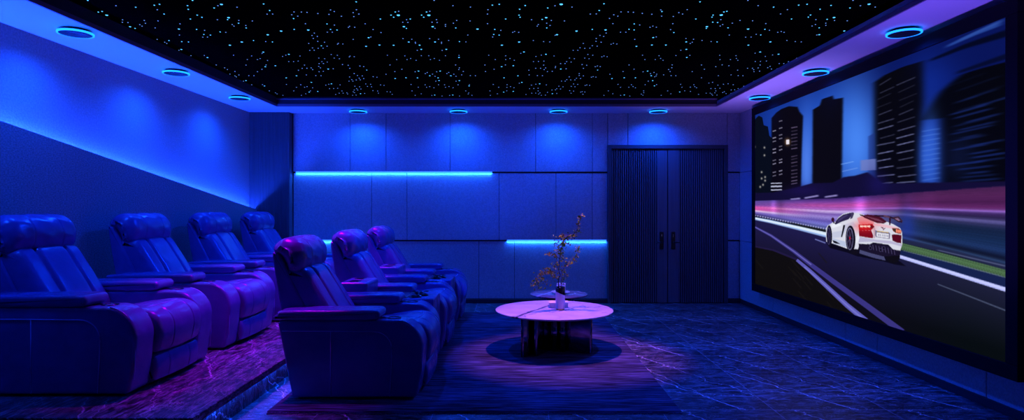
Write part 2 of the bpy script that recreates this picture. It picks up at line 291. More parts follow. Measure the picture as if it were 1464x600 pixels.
STARS = """
100 0 6.6545
169,2,2 438,53,1 626,67,2 270,113,2 306,107,2 286,143,1 350,143,4 341,163,2 500,187,1 498,210,1 552,213,1 572,253,3 620,268,2 665,233,1 686,247,1 707,193,1 718,220,1 803,48,2 853,39,2 832,91,1 896,132,2 838,198,1 811,264,1 830,373,1 837,398,3 902,400,1 921,412,1 942,384,2 1037,275,3 1047,225,1 1042,332,1 1064,394,2 1128,397,2 1060,469,3 1037,477,1 1151,528,1 1278,526,1 1308,546,3 1166,2,2 1119,52,2 1126,87,2 1146,179,2 1211,142,2 1256,163,2 1205,278,2 1281,287,1 1274,326,2 1264,352,1 1309,351,1 1337,332,2 1372,74,2 1408,53,1 1403,186,1 1441,40,4
300 0 6.6545
259,67,1 178,166,4 169,185,2 213,232,1 230,247,1 274,219,2 276,193,1 342,241,1 346,264,2 405,198,1 73,186,1 98,302,2 152,306,1 512,36,2 570,98,2 545,133,1 598,132,1 779,139,1 801,112,1 797,175,2 837,152,1 871,113,1 925,116,1 1028,127,1 1134,135,1 1149,93,1 1184,108,1 1252,153,1 910,224,1 803,278,2 937,284,4 678,294,4 551,329,4 304,398,4 191,428,4 416,384,2 532,394,1 596,397,2 994,313,1 972,336,1 984,364,1 1023,345,1 1027,392,1 941,412,1 1091,400,1 1061,434,2 1116,438,1 977,454,1 951,478,1 993,476,1 1031,458,1 1077,457,1 1115,226,2 1185,237,1 1149,278,2 1210,284,2 1118,305,1 1165,304,1 1330,248,1 1319,259,1 1378,258,1 1364,373,1 1223,410,1 1215,419,1 1266,417,1 509,494,3 498,506,1 226,524,1 398,530,1 357,565,1 453,565,1 479,555,1 549,573,1 692,535,1 723,523,1 752,515,3 858,531,1 1155,517,1 1213,524,1 1183,551,1 1233,557,1 1037,551,1 1093,557,1 1334,532,1 1327,540,1 1374,538,1 1393,16,2 1395,91,1 1364,119,1 1370,156,1 1418,132,1
500 0 6.6545
292,179,2 147,225,1 222,280,1 298,308,1 180,357,3 200,350,1 156,439,3 283,427,3 418,429,3 393,142,2 434,112,2 466,106,1 463,143,5 418,162,2 684,142,2 731,112,2 762,106,1 753,143,5 704,162,2 541,186,1 576,179,2 505,210,1 553,212,1 516,252,4 540,268,2 825,186,1 784,210,1 832,212,1 789,252,4 811,268,1 911,232,1 911,248,1 507,366,1 591,372,1 562,398,3 624,400,1 626,411,1 665,428,3 681,468,3 643,477,1 761,366,1 845,372,1 812,398,3 873,400,1 873,411,1 941,383,1 919,468,3 880,477,1 982,53,1 1149,66,1 1145,198,1 1018,193,1 986,219,1 1009,264,2 1216,275,4 1124,332,1 1044,394,2 1105,397,1 803,2,1 358,524,1 447,565,1 524,530,1 545,565,1 580,555,1 632,572,1 681,528,1 752,529,1 768,565,1 805,555,1 854,572,1 911,528,1 1040,525,1 1040,545,3 1323,524,1 1385,565,1 1315,91,1 1311,132,1 1311,224,1
700 0 6.6545
26,47,2 92,39,2 49,278,2 107,287,1 39,326,2 91,332,2 29,351,1 339,51,2 286,86,2 280,142,2 290,162,2 153,179,2 399,186,1 220,306,1 238,298,1 277,306,1 281,398,4 117,428,4 327,493,3 297,506,1 500,183,2 538,166,4 587,193,1 543,219,1 575,241,1 544,264,2 463,232,1 453,247,1 553,74,2 622,53,1 681,39,5 784,66,1 712,198,1 641,328,4 624,334,1 416,384,1 514,394,1 573,397,1 827,294,4 977,278,2 1103,283,4 1109,313,1 1050,335,1 1085,345,1 1015,364,1 1012,392,1 1061,400,1 892,412,1 860,453,1 905,458,1 977,433,1 1023,438,1 954,456,1 795,477,1 839,476,1 1088,34,2 1043,98,2 958,132,1 1015,131,1 1250,112,1 1318,112,1 1368,115,1 1181,139,1 1220,152,1 1141,174,1 1173,223,1 1376,226,2 1428,236,1 1326,277,2 1375,283,2 1245,305,1 1297,305,1 1381,373,1 1178,410,1 1156,419,1 1210,417,1 1397,439,3 441,535,1 492,522,1 536,515,3 613,531,1 760,551,1 806,557,1 935,516,1 981,524,1 905,551,1 946,557,1 1088,531,1 1068,539,1 1118,538,1 153,529,1 53,565,1 153,565,1 194,555,1 234,572,1
900 0 6.6545
671,16,2 122,126,1 213,134,1 298,93,1 308,108,2 305,152,1 412,224,1 417,155,1 469,119,1 505,132,1 549,90,1 195,258,1 222,247,1 255,257,1 391,280,1 422,308,2 225,356,3 254,350,1 213,427,3 346,427,3 631,179,2 795,142,2 785,161,2 898,112,2 926,106,2 873,141,5 869,185,1 792,209,2 838,212,2 736,252,4 731,268,2 863,246,1 886,232,1 978,219,1 937,263,2 1051,193,1 537,365,1 609,372,1 540,397,3 597,400,1 578,412,1 541,468,3 488,476,1 690,383,1 777,394,1 833,397,2 950,332,1 1128,275,4 1171,196,1 1224,52,1 1297,223,1 1288,277,2 1331,286,1 1205,325,1 1249,331,2 1105,352,1 1157,351,1 1131,428,3 1340,397,3 1243,493,3 1195,505,1 1418,514,3 442,527,1 545,545,3 574,525,1 124,524,1 281,528,1 296,554,1 245,565,1 319,572,1 146,565,1 859,524,1 861,565,1 1013,528,1 1017,554,1 960,565,1 1031,572,1 1292,535,1 1361,521,1 1371,66,2 1437,131,1 1411,306,1 1444,298,1 1126,2,1
1090 0 6.6545
345,47,2 425,39,2 238,90,1 277,179,2 458,141,2 437,161,2 549,86,2 653,50,2 509,185,1 473,246,1 505,232,1 540,263,2 616,182,2 682,165,4 686,193,1 603,219,1 604,240,1 541,328,3 518,331,1 233,383,1 313,394,1 370,397,1 807,196,1 779,293,3 833,74,2 932,53,1 1015,38,4 1073,66,1 862,2,1 1150,132,1 1210,130,1 1287,97,2 1427,34,2 952,278,2 664,412,1 571,453,1 609,459,1 470,477,1 517,474,1 206,306,1 180,298,1 147,306,1
300 78 8.133
75,119,1 173,152,1 204,172,1 140,206,1 228,245,3 233,225,1 292,195,1 292,246,1 307,257,1 338,235,1 420,301,3 392,307,1 487,349,1 421,120,1 453,243,1 513,244,1 554,197,1 606,169,1 645,139,3 654,118,1 762,128,3 436,57,1 553,57,1 586,44,1 671,65,1 888,269,3 1008,245,3 1123,235,1 1232,243,1 1293,244,1 1271,197,1 1319,192,1 1377,167,3 1435,163,1 1266,135,1 1286,152,1 1271,103,1 1321,102,1 1303,80,1 1365,85,1 1337,47,1 1268,39,1 1101,120,1 1074,158,1 1129,157,1 1179,153,1 1196,173,1 1031,180,1 918,80,1 974,80,1 1027,74,1 846,20,1 1049,15,1 636,363,3 612,347,1 890,345,1 693,420,1 764,442,1 782,456,1 720,480,1 850,472,1 976,420,1 1007,378,1 1058,349,1 1102,378,1 1131,370,1 1196,384,1 1181,321,3 1166,330,1 1156,434,3 1170,420,1 1116,454,1 1065,472,1 1255,427,3 1349,353,1 1383,343,1 1414,338,3 1392,394,1 1440,393,1
470 78 8.133
160,114,1 227,122,1 245,158,1 363,131,1 354,139,1 407,138,1 442,179,2 296,219,1 333,241,1 391,246,1 243,258,1 407,277,1 355,273,1 366,292,1 319,293,1 268,289,1 280,307,1 236,307,1 132,350,1 102,390,1 154,421,1 122,447,1 167,447,1 81,462,1 211,443,1 220,457,1 277,472,1 318,469,1 285,431,1 300,441,1 370,453,3 418,450,1 296,410,1 337,410,1 325,394,1 374,398,1 304,366,1 359,372,1 430,339,1 450,368,1 487,344,1 498,372,1 514,417,1 569,422,1 578,447,1 603,351,1 594,358,1 643,356,1 679,429,1 670,434,1 716,433,1 738,460,1 516,255,1 509,262,1 560,261,1 666,227,1 769,196,1 850,169,1 712,119,1 790,57,1 909,57,1 953,44,1 1016,65,1 1183,57,1 1228,44,1 1288,65,1 773,277,3 898,268,3 1032,269,3 1044,190,3 1005,198,1 1124,219,1 1145,206,1 1175,245,3 1206,226,1 1236,250,1 1272,269,3 1283,301,3 1245,307,1 1296,190,3 1255,198,1 1374,219,1 1395,206,1 1420,245,3 1454,226,1 957,345,1 1041,378,1 968,420,1 1005,472,1 1075,454,1 1121,349,1 1138,378,1 1173,370,1 1223,384,1 1277,349,1 1347,349,1 1358,378,1 1398,370,1 1446,384,1 1233,469,3 1199,473,1 1317,480,1 1407,473,1 1442,468,3
640 78 8.133
97,250,1 98,307,1 136,301,3 92,119,1 137,152,1 130,172,1 182,195,1 163,234,1 264,243,1 323,244,1 122,349,1 16,370,1 64,384,1 211,420,1 246,442,1 239,457,1 282,472,1 139,480,1 250,363,3 252,347,1 433,119,1 440,196,1 540,169,1 554,57,1 674,56,1 724,44,1 773,65,1 672,118,1 628,139,3 764,128,3 656,269,3 817,245,3 863,321,3 834,330,1 948,234,1 944,180,1 1044,243,1 1102,244,1 1024,157,1 1081,157,1 1139,153,1 1122,173,1 1160,196,1 1216,192,1 1116,120,1 998,80,1 1056,78,1 1119,74,1 1025,20,1 1238,15,1 1315,166,3 1378,163,1 1313,103,1 1365,102,1 1384,80,1 1436,85,1 1254,135,1 1251,151,1 530,345,1 593,378,1 690,378,1 691,349,1 731,370,1 772,384,1 492,420,1 651,434,3 687,419,1 763,426,3 578,454,1 496,472,1 911,462,1 953,394,1 1002,393,1 976,353,1 1026,343,1 1070,338,3 1147,350,1 1052,390,1 1052,420,1 978,447,1 1024,446,1 1058,457,1 1073,443,1 1090,472,1 1137,469,1 1161,437,1 1217,453,3 1268,450,1 1213,410,1 1253,408,1 1269,394,1 1312,398,1 1293,366,1 1341,373,1 1324,307,1 1367,307,1 1385,289,1 1431,293,1 1414,257,1 1438,368,1 1419,417,1 1435,447,1
810 78 8.133
181,114,1 235,122,1 196,158,1 334,139,1 358,131,1 391,138,1 361,178,2 147,219,1 147,241,1 195,246,1 162,277,1 115,273,1 97,292,1 289,261,1 309,254,1 341,260,1 82,339,1 130,344,1 98,372,1 217,357,1 236,351,1 268,356,1 82,423,1 164,434,1 182,429,1 212,433,1 190,460,1 727,119,1 785,168,1 657,196,1 504,227,1 528,277,3 671,268,3 801,268,3 890,198,1 943,190,3 976,219,1 1017,206,1 985,244,3 1048,226,1 1042,246,1 1024,256,1 950,307,1 1001,301,3 911,57,1 1032,56,1 1093,44,1 1122,65,1 1228,118,1 1224,151,1 1187,172,1 1204,195,1 1129,234,1 1216,243,1 1270,244,1 598,344,1 627,378,1 725,378,1 755,349,1 773,370,1 801,384,1 914,348,1 1021,362,3 1046,347,1 486,420,1 538,454,1 435,472,1 629,473,1 671,468,3 736,480,1 897,419,1 898,441,1 870,457,1 888,472,1 1176,420,1 1213,454,1 1100,472,1 1327,344,1 1341,378,1 1439,377,1 1316,433,3 1374,419,1 1440,426,3
980 78 8.133
187,119,1 220,168,1 78,196,1 352,139,3 427,118,1 505,127,3 186,268,3 382,244,3 530,234,1 607,179,1 613,243,1 668,244,1 722,157,1 779,157,1 793,173,1 797,196,1 845,153,1 862,190,1 868,119,1 812,79,1 871,78,1 941,73,1 957,150,1 983,135,1 1000,166,3 1066,163,1 1090,103,1 1143,102,1 1197,80,1 1243,84,1 1293,39,1 1333,45,1 929,19,1 962,256,1 886,289,1 925,293,1 796,307,1 841,305,1 315,320,3 272,329,1 377,353,1 442,343,1 496,337,3 555,349,1 296,393,1 346,393,1 400,390,1 353,420,1 241,447,1 288,447,1 305,457,1 315,472,1 342,442,1 366,469,1 433,440,1 451,431,1 473,452,3 528,449,1 532,410,1 573,408,1 612,393,1 650,398,1 677,366,1 715,372,1 98,349,1 108,370,1 128,384,1 153,461,1 402,57,1 522,56,1 592,43,1 609,65,1
"""
P_RING = 66
WCOL = (.002, .03, 1.0); WSTR = .03
SPOTS = [   # lamps without fixtures, overhead and at floor level, several added only as fill: place, aim, watts, colour, cone, blend, radius
    ((.38, 5.5, 2.69), (.45, 5.4, 0), 260, (.84, .20, 1.0), 46, .65, .03),
    ((-1.95, 4.4, 2.69), (-2.0, 4.3, 0), 270, (.42, .0, .85), 54, 1, .04),
    ((-1.95, 5.6, 2.69), (-2.0, 5.5, 0), 270, (.42, .0, .85), 54, 1, .04),
    ((-1.95, 6.8, 2.69), (-2.0, 6.7, 0), 270, (.42, .0, .85), 54, 1, .04),
    ((-1.0, 5.8, 2.69), (-1.6, 5.6, 0), 260, (.001, .035, 1.0), 140, 1, .04),  # blue fill added over the seats
    ((1.7, 5.2, 2.69), (1.8, 4.6, 0), 310, (.002, .05, 1.0), 140, 1, .05),  # blue fill added over the right side of the floor
    ((2.35, 6.3, .02), (2.55, 6.6, 2.6), 330, (.27, .14, 1.0), 76, 1, .1),  # violet uplight added to tint the far part of the right soffit
    ((2.30, 3.6, .02), (2.60, 3.9, 2.6), 260, (.17, .08, 1.0), 80, 1, .1),  # violet uplight added for the nearer part of the right soffit
    ((-.3, 6.9, .02), (-.3, 7.9, 2.6), 170, (.003, .045, 1.0), 96, 1, .1),  # blue uplight added to brighten the back soffit and upper wall
    ((-3.1, 3.3, 2.56), (-3.6, 3.5, 1.7), 100, (.003, .06, 1.0), 110, 1, .02),
    ((.46, 6.5, 2.69), (.46, 6.5, 0), 85, (.62, .20, 1.0), 24, .8, .02),  # violet spot added to pick out the side table and mug
]
# ------------------------------------------------------------------ the room
XL, XR, YB = -3.60, 3.06, 8.41
ZS, ZC = 2.59, 2.71
def struct(name, bm, m, smooth=False):
    return prop(from_bm(name, bm, m, smooth=smooth), kind='structure')
bm = bmesh.new(); box(bm, XL, XR, 1.2, YB + .1, -.12, 0); struct('floor', bm, M['floor'])
# ceiling: dropped soffit round a star-lit tray
bm = bmesh.new()
TL, TR, TB, TF = -3.056, 2.557, 7.84, 2.9
box(bm, XL, TL, 1.2, YB, ZS, 2.95); box(bm, TR, XR, 1.2, YB, ZS, 2.66); box(bm, TL, TR, TB, YB, ZS, 2.95); box(bm, TL, TR, 1.2, TF, ZS, 2.95)
struct('ceiling_1', bm, M['paint'])
bm = bmesh.new(); box(bm, TL - .01, XR, TF - .02, TB + .02, ZC, ZC + .06)
ceil = struct('ceiling_2', bm, M['black'])
ceil['label'] = 'black star ceiling set above the soffit'
bm = bmesh.new()
box(bm, TL, TL + .004, TF, TB, ZS + .03, ZC); box(bm, TL, TR, TB - .004, TB, ZS + .03, ZC)
box(bm, TL, TR + .2, TF, TF + .004, ZS + .03, ZC)
struct('trim_1', bm, M['riser'])
bm = bmesh.new()                                      # lip round the tray opening
box(bm, TL - .002, TL + .012, TF, TB, ZS - .002, ZS + .03); box(bm, TR - .012, TR + .002, TF, TB, ZS - .002, ZS + .03)
box(bm, TL, TR, TB - .012, TB + .002, ZS - .002, ZS + .03)
box(bm, TL, TR, TB - .03, TB - .004, ZC - .035, ZC - .022)
struct('trim_2', bm, M['lip'])
# back wall: three courses of upholstered panels, each course a little deeper than the one under it
bm = bmesh.new(); box(bm, XL, XR, YB + .03, YB + .12, 0, 2.95)
struct('wall_back_core', bm, M['groove'])
DX0, DX1, DZ = 1.25, 2.886, 2.157
def pxX(px, Y=YB): return (px - CX) / F * Y
def course(seams, z0, z1, yf, x0=-3.05, x1=XR):
    bm = bmesh.new(); xs = [x0] + [pxX(s) for s in seams] + [x1]
    for a, b in zip(xs, xs[1:]):
        parts = [(a, b, z0, z1)]
        if b > DX0 and a < DX1:                       # cut out the doorway
            parts = []
            if a < DX0: parts.append((a, DX0, z0, z1))
            if b > DX1: parts.append((DX1, b, z0, z1))
            if z1 > DZ: parts.append((max(a, DX0), min(b, DX1), max(z0, DZ), z1))
        for (p, q, r, s) in parts:
            if q - p > .02: box(bm, p + .003, q - .003, yf, YB + .06, r, s, .003, 1)
    return bm
bm = course([500.5, 552, 643.6, 765.8, 847, 897.6], 1.795, ZS, YB)
for seams, z0, z1, yf in (([531, 581.6, 713.5, 795, 847], .862, 1.775, YB + .012), ([684.5, 735.4], .06, .842, YB + .024)):
    b2 = course(seams, z0, z1, yf); me = bpy.data.meshes.new('t'); b2.to_mesh(me); b2.free(); bm.from_mesh(me); bpy.data.meshes.remove(me)
struct('wall_back', bm, M['cloth'])
# left wall, lit part above; leaning lower panel in front of it
bm = bmesh.new(); box(bm, XL - .1, XL, 1.2, YB + .1, 0, 2.95); struct('wall_left', bm, M['cloth'])
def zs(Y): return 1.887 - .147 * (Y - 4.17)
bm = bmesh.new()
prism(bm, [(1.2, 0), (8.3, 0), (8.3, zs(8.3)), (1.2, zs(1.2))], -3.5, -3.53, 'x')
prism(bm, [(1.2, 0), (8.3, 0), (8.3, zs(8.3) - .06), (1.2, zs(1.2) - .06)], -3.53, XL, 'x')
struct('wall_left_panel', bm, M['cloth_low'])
bm = bmesh.new()
prism(bm, [(1.3, zs(1.3) - .055), (8.28, zs(8.28) - .055), (8.28, zs(8.28) - .045), (1.3, zs(1.3) - .045)], -3.59, -3.575, 'x')
prop(from_bm('led_strip', bm, M['led_cove']), 'long blue LED strip hidden along the sloping top of the left wall panel', 'light strip', 'blue LED strips')
# fluted pier in the left back corner
bm = bmesh.new(); n = 34; x0, x1 = XL, -3.06; d = (x1 - x0) / n
pts = [(x0, YB + .05)]
for k in range(n):
    a = x0 + k * d
    pts += [(a, 8.312), (a + d * .12, 8.300), (a + d * .6, 8.300), (a + d * .8, 8.312)]
pts += [(x1, 8.306), (x1, YB + .05)]
prism(bm, pts, 0, ZS, 'z'); struct('wall_pier', bm, M['flute'])
# right wall panels and core
bm = bmesh.new(); box(bm, XR + .02, XR + .12, 1.2, YB + .1, 0, 2.95); struct('wall_right_core', bm, M['groove'])
bm = bmesh.new()
def ypx(px, X=XR): return X * F / (px - CX)
for z0, z1, xs in ((.06, .846, [1105, 1209, 1254, 1410]), (.852, 1.778, [1209, 1410]), (1.784, ZS, [1209, 1410])):
    ys = [YB + .02] + [ypx(p) for p in xs] + [1.2]
    for a, b in zip(ys, ys[1:]): box(bm, XR, XR + .04, b + .003, a - .003, z0, z1, .003, 1)
struct('wall_right', bm, M['cloth'])
bm = bmesh.new(); box(bm, -3.05, DX0 - .0, YB - .012, YB + .03, 0, .055, .003, 1); box(bm, DX1, XR, YB - .012, YB + .03, 0, .055, .003, 1)
struct('baseboard_back', bm, M['base'])
bm = bmesh.new(); box(bm, XR - .003, XR + .02, 1.2, YB - .012, 0, .058, .003, 1); struct('baseboard_right', bm, M['base'])
# riser platform for the back row
PH, PX, PE = .177, -1.72, 3.276
bm = bmesh.new(); box(bm, -3.5, PX, PE, 8.3, PH - .047, PH, .003, 1); struct('floor_platform', bm, M['plat'])
bm = bmesh.new(); box(bm, -3.5, PX - .037, PE + .03, 8.3, 0, PH - .047); struct('floor_platform_riser', bm, M['floor'])
bm = bmesh.new(); box(bm, PX - .0372, PX - .014, PE + .05, 8.25, PH - .052, PH - .0475)
prop(from_bm('led_strip', bm, M['led_step']), 'blue LED strip hidden under the nosing of the seating platform', 'light strip', 'blue LED strips')
# LED strips of the back wall
def strip(a, b, z, yf, label):
    bm = bmesh.new(); box(bm, a, b, yf, yf + .012, z, z + .018)
    prop(from_bm('led_strip', bm, M['led']), label, 'light strip', 'blue LED strips')
    l = bpy.data.lights.new('strip_glow', 'AREA'); l.shape = 'RECTANGLE'; l.size = b - a; l.size_y = .008; l.energy = 5.5 * (b - a); l.color = (.01, .12, 1.0)
    o = bpy.data.objects.new('strip_lamp', l); C.objects.link(o); o.location = ((a + b) / 2, yf + .004, z - .002)
strip(pxX(423), pxX(703.5), 1.776, YB - .001, 'glowing blue LED line high on the back wall, above the front row seats')
strip(pxX(725), pxX(867), .843, YB + .011, 'glowing blue LED line low on the back wall, left of the double door')
strip(-3.04, pxX(474), .843, YB + .011, 'short blue LED line low on the back wall, half hidden behind the nearest front recliner')
# double door
bm = bmesh.new()
w = .052
box(bm, DX0, DX0 + w, YB - .03, YB + .06, 0, DZ, .004, 1); box(bm, DX1 - w, DX1, YB - .03, YB + .06, 0, DZ, .004, 1)
box(bm, DX0 + w, DX1 - w, YB - .03, YB + .06, DZ - w, DZ, .004, 1)
struct('trim_3', bm, M['doorframe'])
mid = pxX(954.4)
def door(name, xa, xb, sa, sb):                      # leaf xa..xb, smooth stile sa..sb, the rest fluted
    bm = bmesh.new(); zt = DZ - w - .006
    box(bm, xa, xb, YB + .008, YB + .04, .008, zt)
    box(bm, sa, sb, YB - .012, YB + .008, .008, zt, .002, 1)
    fa, fb = (xa, sa) if sa - xa > xb - sb else (sb, xb)
    n = 21; d = (fb - fa) / n
    for k in range(n):
        a = fa + k * d
        box(bm, a + .003, a + d * .62, YB - .012, YB + .009, .008, zt, .003, 1)
    o = struct(name, bm, M['door']); o.data.materials.append(M['groove'])
    for p in o.data.polygons:                         # recess behind the ribs coloured black, shade put into its colour
        if abs(p.center.y - (YB + .008)) < .0005 and abs(p.normal.y) > .9 and p.area > .5: p.material_index = 1
    return o
d1 = door('door_1', DX0 + w + .004, mid - .006, pxX(939), mid - .006)
d2 = door('door_2', mid + .006, DX1 - w - .004, mid + .006, pxX(970))
for dd, px, sgn in ((d1, 946, -1), (d2, 962.5, 1)):
    cx = pxX(px, YB - .02)
    bm = bmesh.new(); box(bm, cx - .026, cx + .026, YB - .028, YB - .012, at(0, 356, 8.39)[2], at(0, 331, 8.39)[2], .006, 3)
    h = from_bm('door_handle', bm, M['metal_black'], dd)
    bm = bmesh.new(); zl = at(0, 346, 8.39)[2]
    tube(bm, [(cx, YB - .02, zl), (cx, YB - .07, zl), (cx + sgn * .012, YB - .078, zl), (cx + sgn * .085, YB - .078, zl)], .009, 10)
    from_bm('lever', bm, M['metal_black'], h, True)
    bm = bmesh.new(); box(bm, cx - .006, cx + .006, YB - .0305, YB - .027, zl + .075, zl + .105, .002, 1)
    k = from_bm('keyhole', bm, M['chrome'], h); k['label'] = 'small metal lock cylinder'

# ------------------------------------------------------------------ halo downlights
t = empty('downlight', (0, 0, ZS))
bm = bmesh.new(); rs = lathe(bm, [(.085, 0), (.085, -.012), (.104, -.014), (.104, -.031), (.103, -.0330), (.0, -.033)], n=56); from_bm('housing', bm, M['disc'], t, True)
bm = bmesh.new(); lathe(bm, [(.104, -.020), (.114, -.0205), (.1155, -.0215), (.1155, -.0325), (.110, -.0337), (.104, -.0332)], n=56); from_bm('light_ring', bm, M['ring'], t, True)
lights = [(-3.205, 4.477, 'blue-ringed round downlight on the left soffit, largest and nearest of its row'),
          (-3.205, 5.80, 'blue-ringed round downlight on the left soffit, second of its row'),
          (-3.205, 7.13, 'blue-ringed round downlight at the far end of the left soffit row'),
          (-2.083, 8.11, 'blue-ringed downlight on the back soffit, nearest the left corner'),
          (-.760, 8.11, 'blue-ringed downlight on the back soffit, second from the left corner'),
          (.558, 8.11, 'blue-ringed downlight on the back soffit, left of the one over the doors'),
          (1.871, 8.11, 'blue-ringed downlight on the back soffit, above the double door'),
          (2.82, 4.477, 'blue-ringed round downlight above the screen, largest and nearest of its row'),
          (2.82, 5.80, 'blue-ringed round downlight above the screen, middle of its row'),
          (2.82, 7.13, 'blue-ringed round downlight above the screen, farthest of its row')]
for i, (x, y, lb) in enumerate(lights):
    if i == 0: t.location = (x, y, ZS); prop(t, lb, 'ceiling light', 'ring downlights round the soffit')
    else: dup(t, (x, y, ZS), label=lb, cat='ceiling light', group='ring downlights round the soffit')

# ------------------------------------------------------------------ fibre-optic stars
def dome(bm, x, y, z, r, sq):
    n = 8 if r > .006 else 6
    top = bm.verts.new((x, y, z - r * sq)); r1 = []; r2 = []
    for k in range(n):
        c, s = math.cos(2 * math.pi * k / n), math.sin(2 * math.pi * k / n)
        r1.append(bm.verts.new((x + r * c, y + r * s, z))); r2.append(bm.verts.new((x + .75 * r * c, y + .75 * r * s, z - r * sq * .7)))
    for k in range(n):
        j = (k + 1) % n
        bm.faces.new((r1[k], r2[k], r2[j], r1[j])); bm.faces.new((r2[k], top, r2[j]))
pts = []; cur = None
for ln in STARS.strip().split('\n'):
    if ',' not in ln.split()[0]:
        ox, oy, sc = map(float, ln.split()); continue
    for tok in ln.split():
        a, b, s = tok.split(','); px = ox + float(a) / sc; py = oy + float(b) / sc; s = int(s)
        if (oy < 50 and py > 88) or (oy > 50 and py < 80 and False): continue
        if any(abs(px - q[0]) < 2 and abs(py - q[1]) < 1.2 for q in pts): continue
        pts.append((px, py, s))
small = {1: bmesh.new(), 2: bmesh.new()}; nbig = 0; proto = {}
for px, py, s in pts:
    Y = F * (ZC - CZ) / (CY - py); X = (px - CX) / F * Y
    if Y > TB - .02 or X < TL + .015 or X > XR - .1: continue
    if s >= 3 and nbig < 100:
        key = s
        r = {3: .0085, 4: .0100, 5: .0125}[s]
        if key not in proto:
            bm = bmesh.new(); dome(bm, 0, 0, 0, r, .55)
            o = from_bm('star_light', bm, M['star'], ceil, True); proto[key] = o
        else:
            o = proto[key].copy(); C.objects.link(o)
        o.location = (X, Y, ZC); nbig += 1
    elif s == 2: dome(small[2], X, Y, ZC, .0058, .8)
    else: dome(small[1], X, Y, ZC, .0050 if Y < 6 else .0058, .8)
for s in (1, 2):
    o = from_bm('star_light', small[s], M['star_dim'] if s == 1 else M['star'], ceil, True); o['kind'] = 'stuff'
    o['label'] = 'faint violet-blue star points' if s == 1 else 'small bright blue star points'
